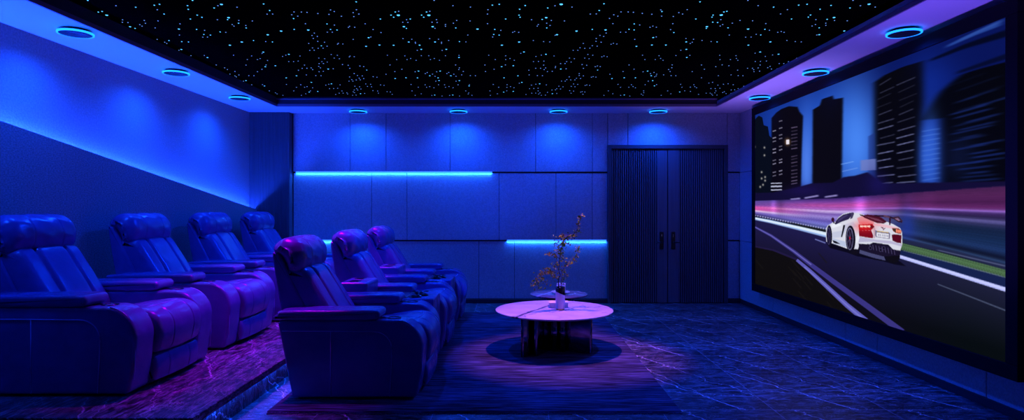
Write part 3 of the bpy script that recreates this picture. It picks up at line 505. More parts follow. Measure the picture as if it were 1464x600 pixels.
# ------------------------------------------------------------------ recliners (local: x forward, arm fronts at x = 0, y across, z up)
L = M['leather']
def arc(cx, cz, r, a0, a1, n):
    return [(cx + r * math.cos(math.radians(a0 + (a1 - a0) * k / n)), cz + r * math.sin(math.radians(a0 + (a1 - a0) * k / n))) for k in range(n + 1)]
def make_recliner():
    t = empty('recliner', (0, 0, 0))
    HW, AW, AT = .465, .20, .530
    arm_prof = [(-.88, 0.012)] + arc(-.075, .05, .038, -90, -10, 5) + [(-.012, .20)] + arc(-.185, AT - .185, .185, 0, 90, 14) + [(-.55, AT)] + arc(-.945, AT - .03, .03, 90, 175, 4)
    for sgn in (-1, 1):
        y0 = sgn * (HW - AW / 2)
        ap = []                                        # outline resampled so that the soft edge stays even
        for p, q in zip(arm_prof, arm_prof[1:] + arm_prof[:1]):
            n = max(1, int(math.dist(p, q) / .04))
            ap += [(p[0] + (q[0] - p[0]) * k / n, p[1] + (q[1] - p[1]) * k / n) for k in range(n)]
        bm = cushion(ap, AW / 2, .022, yc=y0, ny=3)
        arm = from_bm('armrest', bm, L, t, True)
        yo = sgn * (HW + .0005)
        bm = bmesh.new()                               # stitched panel line on the outer face
        path = [(-.945, yo, AT - .072)] + [(-.7, yo, AT - .072), (-.33, yo, AT - .075)] + [(x, yo, z) for x, z in arc(-.33, AT - .195, .12, 90, 0, 8)] + [(-.215, yo, .2), (-.225, yo, .02)]
        tube(bm, path, .0038, 5)
        tube(bm, [(-.62, yo, AT - .074), (-.62, yo, .02)], .0030, 5)
        tube(bm, [(x, sgn * (HW - .012), z) for x, z in [(-.018, .10), (-.010, .22)] + arc(-.195, AT - .185, .187, 5, 80, 9)], .0034, 5)
        from_bm('stitching', bm, M['thread'], arm, True)
        bm = bmesh.new()                               # recessed cup holder and its switch plate
        lathe(bm, [(0, AT - .002), (.034, AT - .002), (.036, AT + .004), (.046, AT + .004), (.049, AT - .002)], -.215, y0, 28)
        from_bm('cup_holder', bm, M['plastic'], arm, True)
        bm = bmesh.new(); box(bm, -.31, -.262, y0 - .022, y0 + .022, AT - .004, AT + .003, .002, 1)
        from_bm('switch_plate', bm, M['plastic'], arm)
        # padded top
        pad = spline([(-.975, AT + .004), (-.6, AT - .002), (-.345, AT), (-.298, AT + .014), (-.288, AT + .036), (-.302, AT + .060), (-.35, AT + .068), (-.6, AT + .067), (-.93, AT + .064), (-.98, AT + .042)], 6)
        bm = cushion(pad, AW / 2 + .008, .020, yc=y0, ny=8)
        from_bm('armrest_pad', bm, L, t, True)
    iw = HW - AW - .004
    # seat cushion with its rolled front
    seat = spline([(-.72, .33), (-.72, .44), (-.45, .455), (-.24, .487), (-.12, .497), (-.03, .475), (.025, .42), (.042, .34), (.030, .255), (.0, .205), (-.08, .20), (-.4, .24)], 6)
    bm = cushion(seat, iw, .035, grooves=(-.12, .12), gd=.004, gw=.005, crown=.014, ny=20, wob=.0012)
    s = from_bm('seat_cushion', bm, L, t, True)
    bm = bmesh.new()
    line = [(-.11, .495), (-.10, .494)]
    tube(bm, [(-.075 - .0 * abs(y) - .05 * (y / iw) ** 2 * 1.2, y, .492 - .012 * (y / iw) ** 2) for y in [iw * (k / 12 * 2 - 1) * .93 for k in range(13)]], .003, 5)
    from_bm('stitching', bm, M['thread'], s, True)
    # footrest board under the seat
    foot = spline([(-.10, .035), (-.012, .03), (.004, .06), (.012, .12), (.004, .175), (-.015, .197), (-.10, .20)], 6)
    bm = cushion(foot, iw, .022, grooves=(-.12, .12), gd=.004, gw=.006, crown=.008, ny=16)
    from_bm('footrest', bm, L, t, True)
    bm = bmesh.new(); box(bm, -.86, -.06, -iw, iw, .012, .30); from_bm('base_frame', bm, M['plastic'], t)
    # backrest shell, its cushion and the pillow headrest
    shell = [(-1.085, .955), (-1.065, .972), (-1.04, .965), (-1.02, .93), (-.95, .78), (-.865, .61), (-.80, .46), (-.79, .36), (-.85, .30), (-.93, .32), (-.985, .40), (-1.03, .60), (-1.065, .80)]
    bm = cushion(spline(shell, 4), .282, .018, ny=4)
    sh = from_bm('backrest_shell', bm, L, t, True)
    back = spline([(-.60, .44), (-.615, .50), (-.68, .61), (-.755, .73), (-.825, .835), (-.88, .87), (-1.0, .86), (-1.0, .79), (-.95, .68), (-.89, .57), (-.83, .45), (-.72, .40), (-.64, .40)], 5)
    bm = cushion(back, .272, .04, grooves=(-.135, .125), gd=.023, gw=.014, crown=.018, ny=24, wob=.0015)
    from_bm('back_cushion', bm, L, t, True)
    head = spline([(-.985, .835), (-.925, .815), (-.885, .835), (-.858, .885), (-.850, .945), (-.868, 1.01), (-.905, 1.052), (-.965, 1.077), (-1.03, 1.070), (-1.078, 1.034), (-1.098, .985), (-1.075, .952), (-1.03, .925), (-1.0, .875)], 5)
    bm = cushion(head, .300, .075, grooves=(-.13, .12), gd=.004, gw=.006, crown=.012, ny=26, wob=.003)
    hd = from_bm('headrest', bm, L, t, True)
    return t
rec = make_recliner()
front = [(4.578, 'leather recliner of the front row nearest the camera, its side panel in full view'),
         (5.928, 'leather recliner in the middle of the front row, between the two consoles'),
         (7.278, 'leather recliner at the far end of the front row, next to the back wall')]
rear = [(4.105, 'leather recliner on the raised back row, largest, cut off by the left edge'),
        (5.305, 'leather recliner on the raised back row, second from the camera'),
        (6.505, 'leather recliner on the raised back row, third from the camera'),
        (7.69, 'leather recliner on the raised back row, farthest, in the corner by the fluted pier')]
first = True
RX = .0135
for y, lb in front:
    if first: rec.location = (-.62, y, RX); prop(rec, lb, 'armchair', 'recliners of the front row'); first = False
    else: dup(rec, (-.62, y, RX), label=lb, cat='armchair', group='recliners of the front row')
for y, lb in rear:
    dup(rec, (-2.25, y, PH), label=lb, cat='armchair', group='recliners of the raised back row')
# consoles between the front row seats
def make_console():
    t = empty('console', (0, 0, 0)); hw = .205
    bm = bmesh.new(); box(bm, -.93, -.055, -hw, hw, .012, .536, .012, 3); from_bm('body', bm, L, t)
    bm = bmesh.new(); box(bm, -.84, -.60, -hw + .004, hw - .004, .532, .668, .022, 4); b = from_bm('raised_box', bm, L, t)
    for y in (-.09, .09):
        bm = bmesh.new(); box(bm, -.77, -.69, y - .05, y + .05, .664, .672, .003, 1); from_bm('lid_plate', bm, M['plastic'], b)
    bm = bmesh.new(); box(bm, -.42, -.285, -.165, .165, .533, .545, .004, 2)
    o = from_bm('tray', bm, M['tray'], t); o['label'] = 'glossy reddish table panel'
    for x, y, r in ((-.225, -.095, .052), (-.225, .095, .052), (-.175, 0, .045)):
        bm = bmesh.new(); lathe(bm, [(0, .534), (r * .75, .534), (r * .8, .548), (r, .548), (r * 1.06, .535)], x, y, 28)
        from_bm('cup_holder', bm, M['plastic'], t, True)
    return t
c0 = make_console(); c0.location = (-.62, 5.253, RX); prop(c0, 'padded console with cup holders right behind the nearest front row recliner', 'console', 'consoles of the front row')
dup(c0, (-.62, 6.603, RX), label='padded console with cup holders between the middle and far front row recliners', cat='console', group='consoles of the front row')

# ------------------------------------------------------------------ rug
bm = bmesh.new(); box(bm, -1.575, 1.045, 3.885, 7.60, .0005, .012, .004, 2)
rug = prop(from_bm('rug', bm, M['rug']), 'large dark streaky rug under the front row seats and coffee table', 'rug')
bm = bmesh.new()
for k in range(520):
    x = -1.572 + 2.614 * (k + random.random()) / 520
    box(bm, x, x + .0035, 3.885 - random.uniform(.012, .03), 3.89, .0008, random.uniform(.003, .008))
o = from_bm('fringe', bm, M['rug'], rug); o['kind'] = 'stuff'

# ------------------------------------------------------------------ coffee table
TX, TY, TZ = .345, 5.60, .377
def blade(px0, py0, px1, py1, h, th=.022):          # upright polished panel from (x,y) to (x,y), rounded ends
    dx, dy = px1 - px0, py1 - py0; l = math.hypot(dx, dy); nx, ny = -dy / l * th / 2, dx / l * th / 2
    a = math.atan2(dy, dx); pts = []
    for k in range(7):
        b = a + math.pi / 2 + math.pi * k / 6; pts.append((px0 + th / 2 * math.cos(b), py0 + th / 2 * math.sin(b)))
    for k in range(7):
        b = a - math.pi / 2 + math.pi * k / 6; pts.append((px1 + th / 2 * math.cos(b), py1 + th / 2 * math.sin(b)))
    bm = bmesh.new(); prism(bm, pts, 0, h, 'z'); return bm
def add_edge(parent, x, y, h, m, r=.008):
    bm = bmesh.new(); lathe(bm, [(0, 0), (r, 0), (r, h), (0, h)], x, y, 12); return from_bm('edge_trim', bm, m, parent, True)
t = empty('coffee_table', (TX, TY, .0125), 'large low round table with white veined marble top and polished panel base', 'table')
th = TZ - .0125
bm = bmesh.new(); lathe(bm, [(0, th - .022), (.50, th - .022), (.525, th - .017), (.534, th - .008), (.532, th - .002), (.527, th), (0, th)], n=128)
from_bm('tabletop', bm, M['marble'], t, True)
h = th - .022
for (x0, y0, x1, y1, m) in ((-.285, -.30, -.02, .0, 'bronze'), (.305, -.185, .02, .0, 'bronze'), (-.17, -.255, -.005, .02, 'chrome'), (-.02, .33, 0, .06, 'bronze'), (.16, .20, .03, .04, 'bronze'), (-.25, .2, -.04, .04, 'bronze')):
    lg = from_bm('leg_panel', blade(x0, y0, x1, y1, h), M['glass_black'], t)
    add_edge(lg, x0 - .012 * (1 if x0 < 0 else -1), y0, h, M[m], .007)
bm = bmesh.new()
for x, y, r in ((.0, -.06, .035), (.07, -.08, .030), (-.07, -.05, .03)): lathe(bm, [(0, 0), (r, 0), (r, h), (0, h)], x, y, 28)
from_bm('column', bm, M['glass_black'], t, True)
# side table beyond it
t = empty('side_table', (.455, 6.55, .0125), 'smaller round side table with dark violet stone top behind the coffee table', 'table')
h2 = .386 - .0125
bm = bmesh.new(); lathe(bm, [(0, h2 - .018), (.29, h2 - .018), (.304, h2 - .012), (.306, h2 - .003), (.302, h2), (0, h2)], n=96)
from_bm('tabletop', bm, M['marble_dark'], t, True)
for k in range(4):
    a = math.radians(45 + 90 * k); from_bm('leg_panel', blade(.03 * math.cos(a), .03 * math.sin(a), .2 * math.cos(a), .2 * math.sin(a), h2 - .018, .018), M['glass_black'], t)
# saucer and mug on the side table
t = empty('plate', (.47, 6.52, .3862), 'shallow white footed plate on the small side table, under the mug', 'plate')
bm = bmesh.new(); lathe(bm, [(0, .0), (.05, .0), (.055, .012), (.098, .022), (.101, .026), (.097, .028), (.056, .019), (0, .018)], n=48); from_bm('dish', bm, M['ceramic'], t, True)
t = empty('mug', (.478, 6.52, .4060), 'white mug on the plate, partly hidden behind the vase', 'mug')
bm = bmesh.new(); lathe(bm, [(0, 0), (.040, 0), (.045, .006), (.047, .092), (.043, .095), (.041, .088), (.039, .012), (0, .01)], n=40); from_bm('cup', bm, M['ceramic'], t, True)
bm = bmesh.new(); tube(bm, [(-.030, -.03, .075), (-.05, -.055, .073), (-.056, -.062, .05), (-.045, -.05, .028), (-.028, -.03, .025)], .006, 8); from_bm('handle', bm, M['ceramic'], t, True)
# books
def book(x, y, z, wx, wy, hz, cover, label, rz):
    t = empty('book', (x, y, z), label, 'book', rz=rz)
    bm = bmesh.new(); box(bm, -wx / 2, wx / 2, -wy / 2, wy / 2, 0, .003, .001, 1); box(bm, -wx / 2, wx / 2, -wy / 2, wy / 2, hz - .003, hz, .001, 1)
    box(bm, -wx / 2, -wx / 2 + .004, -wy / 2, wy / 2, .002, hz - .002, .001, 1); from_bm('cover', bm, M[cover], t)
    bm = bmesh.new(); box(bm, -wx / 2 + .004, wx / 2 - .004, -wy / 2 + .004, wy / 2 - .004, .003, hz - .003); from_bm('pages', bm, M['paper'], t)
book(.395, 5.735, TZ, .172, .13, .034, 'cover', 'pale blue book lying flat on the coffee table, under the white one', .02)
book(.392, 5.735, TZ + .0342, .182, .15, .012, 'paper', 'thin white book on top of the pale book, behind the vase', -.03)
# vase
VX, VY = .398, 5.56
t = empty('vase', (VX, VY, TZ), 'slim cylinder vase, black above and pale marble below, on the coffee table', 'vase')
n = 40; r = .0425; hv = .208
bm = bmesh.new(); lathe(bm, [(0, 0), (.037, 0), (.038, .012)], n=n); lathe(bm, [(.038, .001), (.038, .014)], n=n); o = from_bm('foot', bm, M['bronze'], t, True); o['label'] = 'thin bronze foot ring'
def cut(k): return .150 - .022 * math.cos(2 * math.pi * k / n - math.pi) * -1
bm = bmesh.new(); A = []; B = []
for k in range(n):
    c, s = math.cos(2 * math.pi * k / n), math.sin(2 * math.pi * k / n); zc = .150 - .018 * c
    A.append((bm.verts.new((.036 * c, .036 * s, .012)), bm.verts.new((r * c, r * s, .016)), bm.verts.new((r * c, r * s, zc))))
for k in range(n):
    a, b = A[k], A[(k + 1) % n]
    for i in range(2): bm.faces.new((a[i], b[i], b[i + 1], a[i + 1]))
o = from_bm('lower_body', bm, M['vase_white'], t, True); o['label'] = 'pale bluish marble lower body'
bm = bmesh.new()
for k in range(n):
    c, s = math.cos(2 * math.pi * k / n), math.sin(2 * math.pi * k / n); zc = .150 - .018 * c
    B.append((bm.verts.new((r * c, r * s, zc)), bm.verts.new((r * c, r * s, hv - .004)), bm.verts.new((.039 * c, .039 * s, hv)), bm.verts.new((.036 * c, .036 * s, hv - .004)), bm.verts.new((.036 * c, .036 * s, .05))))
for k in range(n):
    a, b = B[k], B[(k + 1) % n]
    for i in range(4): bm.faces.new((a[i], b[i], b[i + 1], a[i + 1]))
o = from_bm('upper_body', bm, M['vase_black'], t, True); o['label'] = 'glossy black upper body'
# branch arrangement: twigs traced at their own depths round the vase
def q(cx, cy, dy=0.0):                               # crop (scale 5 from 750,300) -> room
    return at(750 + cx / 5, 300 + cy / 5, VY + dy)
tr = empty('branch', (VX, VY, TZ + .055), 'slender leafy branch with small olive leaves standing in the vase', 'branch')
org = Vector(tr.location)
def loc(p): return Vector(p) - org
bm = bmesh.new()
st0 = Vector((VX + .004, VY, TZ + .055))
trunk = [tuple(st0), q(243, 545), q(243, 490, .01), q(256, 465, .02), q(246, 440, .02), q(248, 390, .02), q(252, 345, .02), q(258, 300, .01), q(272, 245, 0), q(292, 205, -.02), q(330, 185, -.03), q(368, 155, -.03), q(386, 120, -.04), q(386, 85, -.04), q(410, 42, -.05)]
tw = [[q(243, 500, .01), q(218, 480, -.02), (*q(195, 445, -.05),), q(160, 440, -.08), q(120, 465, -.10), q(85, 500, -.12), q(55, 545, -.13)],
      [tuple(st0 + Vector((.012, .01, 0))), q(262, 540, .02), q(266, 480, .04), q(272, 430, .06), q(300, 390, .08), q(335, 362, .10), q(372, 345, .12), q(368, 300, .12), (*q(378, 265, .12),)],
      [q(246, 440, .02), q(235, 400, -.02), q(215, 385, -.05), q(195, 410, -.07)],
      [q(250, 350, .02), q(228, 330, 0), q(205, 315, -.02), q(178, 318, -.04)],
      [q(258, 300, .01), q(240, 270, .04), q(225, 240, .05), q(240, 190, .06)],
      [q(272, 430, .06), q(290, 450, .07), q(285, 490, .08), q(272, 515, .08)],
      [q(120, 465, -.10), q(130, 500, -.08), q(165, 530, -.06)], [q(85, 500, -.12), q(95, 540, -.10), q(112, 575, -.1)],
      [q(160, 440, -.08), q(190, 465, -.05), q(215, 490, -.03)], [q(330, 185, -.03), q(345, 195, -.02), q(365, 175, 0)],
      [q(300, 390, .08), q(285, 355, .08), q(275, 345, .08)], [q(292, 205, -.02), q(270, 180, -.02), q(250, 190, -.02)], [q(272, 245, 0), q(300, 240, -.03), q(320, 245, -.03)]]
sm = spline([tuple(loc(p)) for p in trunk], 4, closed=False); tube(bm, sm, .0058, 6, .0016)
for w_ in tw: tube(bm, spline([tuple(loc(p)) for p in w_], 4, closed=False), .0030, 5, .0009)
from_bm('stem', bm, M['bark'], tr, True)
bm = bmesh.new(); rnd = random.Random(3)
def leaf(p, sz):
    d = Vector((rnd.uniform(-1, 1), rnd.uniform(-1, 1), rnd.uniform(-.8, .9))).normalized()
    u = d.cross(Vector((rnd.uniform(-1, 1), rnd.uniform(-1, 1), rnd.uniform(-1, 1)))).normalized(); nn = d.cross(u)
    a = bm.verts.new(p); b = bm.verts.new(p + d * sz * .45 + u * sz * .30 + nn * sz * .1); c = bm.verts.new(p + d * sz); e = bm.verts.new(p + d * sz * .45 - u * sz * .30 + nn * sz * .1)
    m_ = bm.verts.new(p + d * sz * .5)
    bm.faces.new((a, b, m_)); bm.faces.new((b, c, m_)); bm.faces.new((c, e, m_)); bm.faces.new((e, a, m_))
def scatter(path, n, spread, t0=0.0, sz=.026):
    s = spline([tuple(loc(p)) for p in path], 6, closed=False); k0 = int(t0 * len(s))
    for _ in range(n):
        p = Vector(s[rnd.randrange(k0, len(s))]); p = p + Vector((rnd.gauss(0, spread), rnd.gauss(0, spread), rnd.gauss(0, spread)))
        leaf(p, sz * rnd.uniform(.65, 1.2))
scatter(trunk[7:], 119, .012); scatter(trunk[6:10], 84, .022)
scatter(tw[0], 105, .018, .2); scatter(tw[1], 35, .012, .42); scatter(tw[1][4:], 35, .014); scatter(tw[2], 30, .018, .3); scatter(tw[3], 35, .015, .2); scatter(tw[4], 54, .018)
scatter(tw[5], 32, .014); scatter(tw[6], 32, .016); scatter(tw[7], 24, .014); scatter(tw[8], 30, .016); scatter(tw[9], 14, .012); scatter(tw[10], 11, .01); scatter(tw[11], 14, .01); scatter(tw[12], 19, .012)
from_bm('foliage', bm, M['leaf'], tr)
# ------------------------------------------------------------------ the projection screen and the picture it shows
SX, SY0, SY1, SZ0, SZ1 = 2.975, 3.734, 7.66, .355, 2.452
t = empty('projection_screen', (XR, 5.7, .26), 'huge black-framed screen on the right wall showing a white sports car on a night road', 'screen')
bm = bmesh.new(); fx = 2.965
def fb(y0, y1, z0, z1): box(bm, fx - XR, -.0005, y0 - 5.7, y1 - 5.7, z0 - .26, z1 - .26, .004, 2)
fb(SY0 - .094, SY1 + .094, .262, SZ0); fb(SY0 - .094, SY1 + .094, SZ1, 2.548); fb(SY0 - .094, SY0, SZ0, SZ1); fb(SY1, SY1 + .094, SZ0, SZ1)
from_bm('frame', bm, M['frame'], t)
SS = 2; W, H = 760 * SS, 420 * SS
uu = (np.arange(W) + .5) / W; vv = (np.arange(H) + .5) / H
YY = SY1 + (SY0 - SY1) * uu; ZZ = SZ1 + (SZ0 - SZ1) * vv          # column 0 is the far edge, row 0 the top
PX = np.broadcast_to(CX + SX * F / YY, (H, W)).copy()
PY = CY + (CZ - ZZ)[:, None] * F / YY[None, :]
def s2l(c):
    c = np.array(c, float) / 255; return np.where(c <= .04045, c / 12.92, ((c + .055) / 1.055) ** 2.4)
img = np.zeros((H, W, 3)); img[:] = (8, 20, 88)       # painted in display values, converted at the end
def polymask(poly, rows=None):
    out = np.zeros((H, W)); n = len(poly); xa = min(p[0] for p in poly); xb = max(p[0] for p in poly)
    c0 = int(np.searchsorted(PX[0], xa)); c1 = int(np.searchsorted(PX[0], xb))
    if c1 <= c0: return out
    sub = PY[:, c0:c1]; ya = min(p[1] for p in poly); yb_ = max(p[1] for p in poly)
    rws = np.nonzero(((sub >= ya) & (sub <= yb_)).any(1))[0]
    if not len(rws): return out
    r0, r1 = rws[0], rws[-1] + 1; px = PX[r0:r1, c0:c1]; py = sub[r0:r1]; m = np.zeros(px.shape, bool)
    for i in range(n):
        (x0, y0), (x1, y1) = poly[i], poly[(i + 1) % n]
        if y0 == y1: continue
        m ^= ((py < y0) != (py < y1)) & (px < x0 + (py - y0) * (x1 - x0) / (y1 - y0))
    out[r0:r1, c0:c1] = m
    return out
def blur_u(a, k):
    k = int(k)
    if k < 2: return a
    for _ in range(2):
        p = np.pad(a, ((0, 0), (k // 2 + 1, k - k // 2)) + ((0, 0),) * (a.ndim - 2), mode='edge'); c = np.cumsum(p, axis=1)
        a = (c[:, k:k + W] - c[:, :W]) / k
    return a
def blur_v(a, k):
    k = int(k)
    if k < 2: return a
    for _ in range(2):
        p = np.pad(a, ((k // 2 + 1, k - k // 2), (0, 0)), mode='edge'); c = np.cumsum(p, axis=0)
        a = (c[k:k + H] - c[:H]) / k
    return a
def put(mask, col, a=1.0):
    rw = np.nonzero(mask.max(1) > 1e-4)[0]; cl = np.nonzero(mask.max(0) > 1e-4)[0]
    if not len(rw): return
    sl = np.s_[rw[0]:rw[-1] + 1, cl[0]:cl[-1] + 1]; mm = (mask[sl] * a)[..., None]; img[sl] = img[sl] * (1 - mm) + np.array(col, float) * mm
def fill(poly, col, a=1.0, bu=0, bv=0):
    m = polymask(poly)
    if bu: m = blur_u(m, bu)
    if bv: m = blur_v(m, bv)
    put(np.clip(m, 0, 1), col, a)
def blob(cx, cy, rx, ry, col, a=1.0): put(np.exp(-((PX - cx) / rx) ** 2 - ((PY - cy) / ry) ** 2), col, a)
def stroke(p, w0, w1, col, a=1.0, bu=0, bv=0):
    L_, R_ = [], []
    for i, (x, y) in enumerate(p):
        x2, y2 = p[min(i + 1, len(p) - 1)]; x1, y1 = p[max(i - 1, 0)]
        l = math.hypot(x2 - x1, y2 - y1) or 1; w = (w0 + (w1 - w0) * i / max(1, len(p) - 1)) / 2
        L_.append((x - (y2 - y1) / l * w, y + (x2 - x1) / l * w)); R_.append((x + (y2 - y1) / l * w, y - (x2 - x1) / l * w))
    fill(L_ + R_[::-1], col, a, bu, bv)
def rnoise(n, k, seed):
    r = np.random.RandomState(seed); a = r.rand(n); return np.convolve(np.pad(a, k, mode='wrap'), np.ones(k) / k, 'same')[k:-k]
# sky
blob(1110, 175, 50, 45, (18, 52, 150)); blob(1185, 190, 60, 80, (36, 88, 205)); blob(1225, 205, 34, 85, (72, 135, 245), .95); blob(1153, 240, 12, 70, (80, 130, 240), .9)
blob(1328, 225, 22, 55, (45, 92, 205), .95); blob(1330, 120, 40, 40, (14, 40, 140), .8)
stroke([(1353, 67), (1395, 48), (1430, 34)], 3, 7, (42, 78, 165), .8, 26, 3); stroke([(1372, 58), (1432, 30)], 3, 4, (46, 80, 165), .7, 30, 3)
stroke([(1330, 86), (1380, 66), (1440, 47)], 3, 10, (3, 6, 26), .9, 30, 4); stroke([(1368, 104), (1440, 80)], 4, 8, (4, 8, 34), .8, 26, 4)
# towers
K = (6, 6, 13)
fill([(1076, 300), (1077, 176), (1081, 169), (1085, 165.5), (1090, 168), (1092, 179), (1098, 181), (1100, 194), (1104, 198), (1105, 300)], (7, 12, 26), 1, 3)
fill([(1103, 300), (1103, 169), (1110, 161), (1117, 156), (1128, 152), (1140, 153), (1143, 160), (1148, 166), (1146, 220), (1145, 266), (1145, 300)], (9, 7, 18), 1, 14)
fill([(1161, 300), (1162, 157), (1172, 151), (1175, 142), (1190, 137), (1192, 142), (1205, 140), (1204, 200), (1203, 262), (1203, 300)], (9, 8, 18), 1, 16)
fill([(1250, 275), (1250, 118), (1264, 108), (1290, 96), (1318, 88), (1319, 150), (1314, 200), (1312, 275)], K, 1, 34)
fill([(1241, 262), (1241, 195), (1250, 190), (1252, 262)], (28, 46, 120), .6, 12)
fill([(1310, 285), (1311, 262), (1345, 262), (1345, 170), (1315, 172), (1332, 148), (1345, 131), (1360, 118), (1376, 106), (1406, 97), (1442, 88), (1442, 285)], (4, 5, 12), 1, 40)
blob(1330, 215, 13, 50, (48, 96, 212), .85)
blob(1370, 225, 25, 35, (14, 24, 66), .6)
# lit windows, smeared by the speed
rr = random.Random(5)
for k in range(15):
    y0 = 122 + k * 10.8
    for (xa, xb) in ((1253, 1279), (1281, 1311)):
        sl = (y0 - 298) * .0022
        ya = y0 + rr.uniform(-1, 1) + (4 if xa > 1260 else 0) * 0; c = rr.uniform(.25, .75) * (.45 if y0 < 170 else 1)
        stroke([(xa + rr.uniform(0, 5), ya), (xb - rr.uniform(0, 6), ya + (xb - xa) * sl)], 1.6, 1.5, (125, 130, 185), c, 8)
for k in range(26):
    y0 = 125 + k * 5.6; x0 = 1345 + rr.uniform(0, 50); x1 = x0 + rr.uniform(25, 60); sl = (y0 - 298) * .0021
    if y0 > 110: stroke([(x0, y0), (min(x1, 1441), y0 + (min(x1, 1441) - x0) * sl)], 2.4, 3, (24, 44, 120), rr.uniform(.2, .7) * (.25 if y0 < 140 else 1), 30)
for k in range(12):
    y0 = 188 + k * 7; stroke([(1318, y0), (1343, y0 - 4)], 2, 2, (84, 130, 225), .35, 12)
for cx_, ys_ in ((1107, (187, 197, 202, 213, 218, 229, 234, 246, 251)), (1116, (173, 183, 193, 198, 209, 214, 228, 232, 244, 249))):
    for y_ in ys_: stroke([(cx_ - 2.3, y_ + .8), (cx_ + 2.6, y_ - .6)], 1.5, 1.5, (165, 160, 190), rr.uniform(.5, .95), 3)
for y_ in (182, 187, 192, 197, 202, 207, 212, 223, 227, 232, 237, 243, 248, 253, 258, 262): stroke([(1131, y_ + 1), (1140, y_ - .6)], 1.6, 1.4, (110, 95, 130), rr.uniform(.35, .75), 6)
for y_, w in ((262, 1.3), (266.5, 2.2), (271.5, 1.6)): stroke([(1102, y_), (1118, y_ - .4)], w, w, (205, 210, 240), .85, 8)
for x_, y_ in ((1093, 211), (1093, 222), (1089, 246), (1089, 255), (1094, 253), (1094, 258), (1087, 267), (1091, 264), (1081, 278), (1079, 210)): blob(x_, y_, 1.3, 1.5, (205, 200, 190), .8)
blob(1126, 203, 3.6, 4.6, (255, 190, 110), .6); fill([(1124, 200), (1128.5, 199.5), (1128.5, 206), (1124, 206.5)], (235, 230, 245), .95, 3)
blob(1235, 236, 8, 8, (130, 145, 215), .0); fill([(1230, 229), (1252, 227), (1252, 243), (1230, 244)], (112, 125, 195), .85, 12)
stroke([(1202, 235), (1220, 231)], 1.5, 1.5, (120, 170, 250), .6, 8); stroke([(1204, 245), (1226, 240)], 1.5, 1.5, (120, 160, 240), .5, 8)
# dark skyline mass along the road
fill([(1070, 292), (1070, 276), (1105, 275), (1138, 268), (1160, 262), (1190, 261), (1206, 253), (1222, 251), (1240, 246), (1262, 262), (1442, 259), (1442, 270), (1300, 278), (1180, 290)], (17, 13, 52), 1, 14, 3)
blob(1255, 262, 16, 18, (26, 20, 95), .6); blob(1150, 272, 25, 8, (30, 18, 90), .5)
for p in (([(1130, 285), (1144, 283.5)]), ([(1150, 283), (1170, 279.5)]), ([(1179, 281.5), (1197, 279)])): stroke(p, 2.2, 2.4, (160, 150, 215), .8, 14)
# streaming traffic lights between the skyline and the barrier
xs = np.array([1070, 1079, 1200, 1300, 1442.]); topy = np.interp(PX[0], xs, [288, 287, 283, 275.5, 265.5]); boty = np.interp(PX[0], [1070, 1079, 1180, 1290, 1442], [307, 308, 327.5, 342, 382])
tt = (PY - topy[None]) / (boty - topy)[None]
nb = 41
tab = lambda stops: np.stack([np.interp(np.linspace(0, 1, nb), [s[0] for s in stops], [s[1][i] for s in stops]) for i in range(3)], 1)
TLc = tab([(0, (88, 72, 150)), (.28, (110, 70, 160)), (.42, (225, 85, 175)), (.58, (205, 80, 165)), (.66, (235, 205, 240)), (.78, (120, 100, 190)), (.9, (70, 60, 130)), (1, (60, 55, 110))])
TMc = tab([(0, (60, 38, 110)), (.1, (110, 60, 150)), (.22, (180, 75, 160)), (.34, (160, 90, 185)), (.42, (205, 185, 240)), (.5, (110, 85, 170)), (.6, (150, 135, 215)), (.72, (90, 75, 165)), (.85, (120, 120, 210)), (1, (70, 80, 140))])
TRc = tab([(0, (70, 32, 78)), (.1, (80, 34, 84)), (.2, (72, 28, 78)), (.29, (100, 40, 105)), (.315, (150, 112, 210)), (.345, (70, 45, 110)), (.41, (36, 30, 66)), (.45, (96, 90, 156)), (.5, (46, 48, 92)), (.56, (20, 34, 66)), (.7, (20, 40, 78)), (.82, (28, 50, 98)), (.9, (14, 20, 44)), (.95, (40, 60, 100)), (1, (18, 28, 56))])
wr = np.interp(PX[0], [1079, 1160, 1210, 1300, 1340, 1442], [0, 0.9, 1, 1.85, 2, 2])[None, :]
fi = np.clip(tt, 0, 1) * (nb - 1); i0 = np.clip(fi.astype(int), 0, nb - 2); fr = (fi - i0)[..., None]
def lk(T): return T[i0] * (1 - fr) + T[i0 + 1] * fr
w2 = np.clip(wr, 0, 1)[..., None]; w3 = np.clip(wr - 1, 0, 1)[..., None]
band = lk(TLc) * (1 - w2) + lk(TMc) * w2; band = band * (1 - w3) + lk(TRc) * w3
streak = rnoise(700, 3, 4) * .5 + rnoise(700, 9, 8) * .5; sk = streak[np.clip((tt * 699), 0, 699).astype(int)]
band *= (.72 + .56 * sk)[..., None]
for cx_, w_, a_ in ((1106, 4, .3), (1116, 6, -.2), (1230, 9, .5), (1330, 12, .08), (1290, 7, -.15)): band *= (1 + a_ * np.exp(-((PX - cx_) / w_) ** 2) * np.clip(1.3 - tt * 1.4, 0, 1))[..., None]
mb = blur_v(((tt > 0) & (tt < 1.02)).astype(float), 3)
img[:] = img * (1 - mb[..., None]) + band * mb[..., None]
blob(1297, 322, 12, 26, (30, 55, 170), .55)
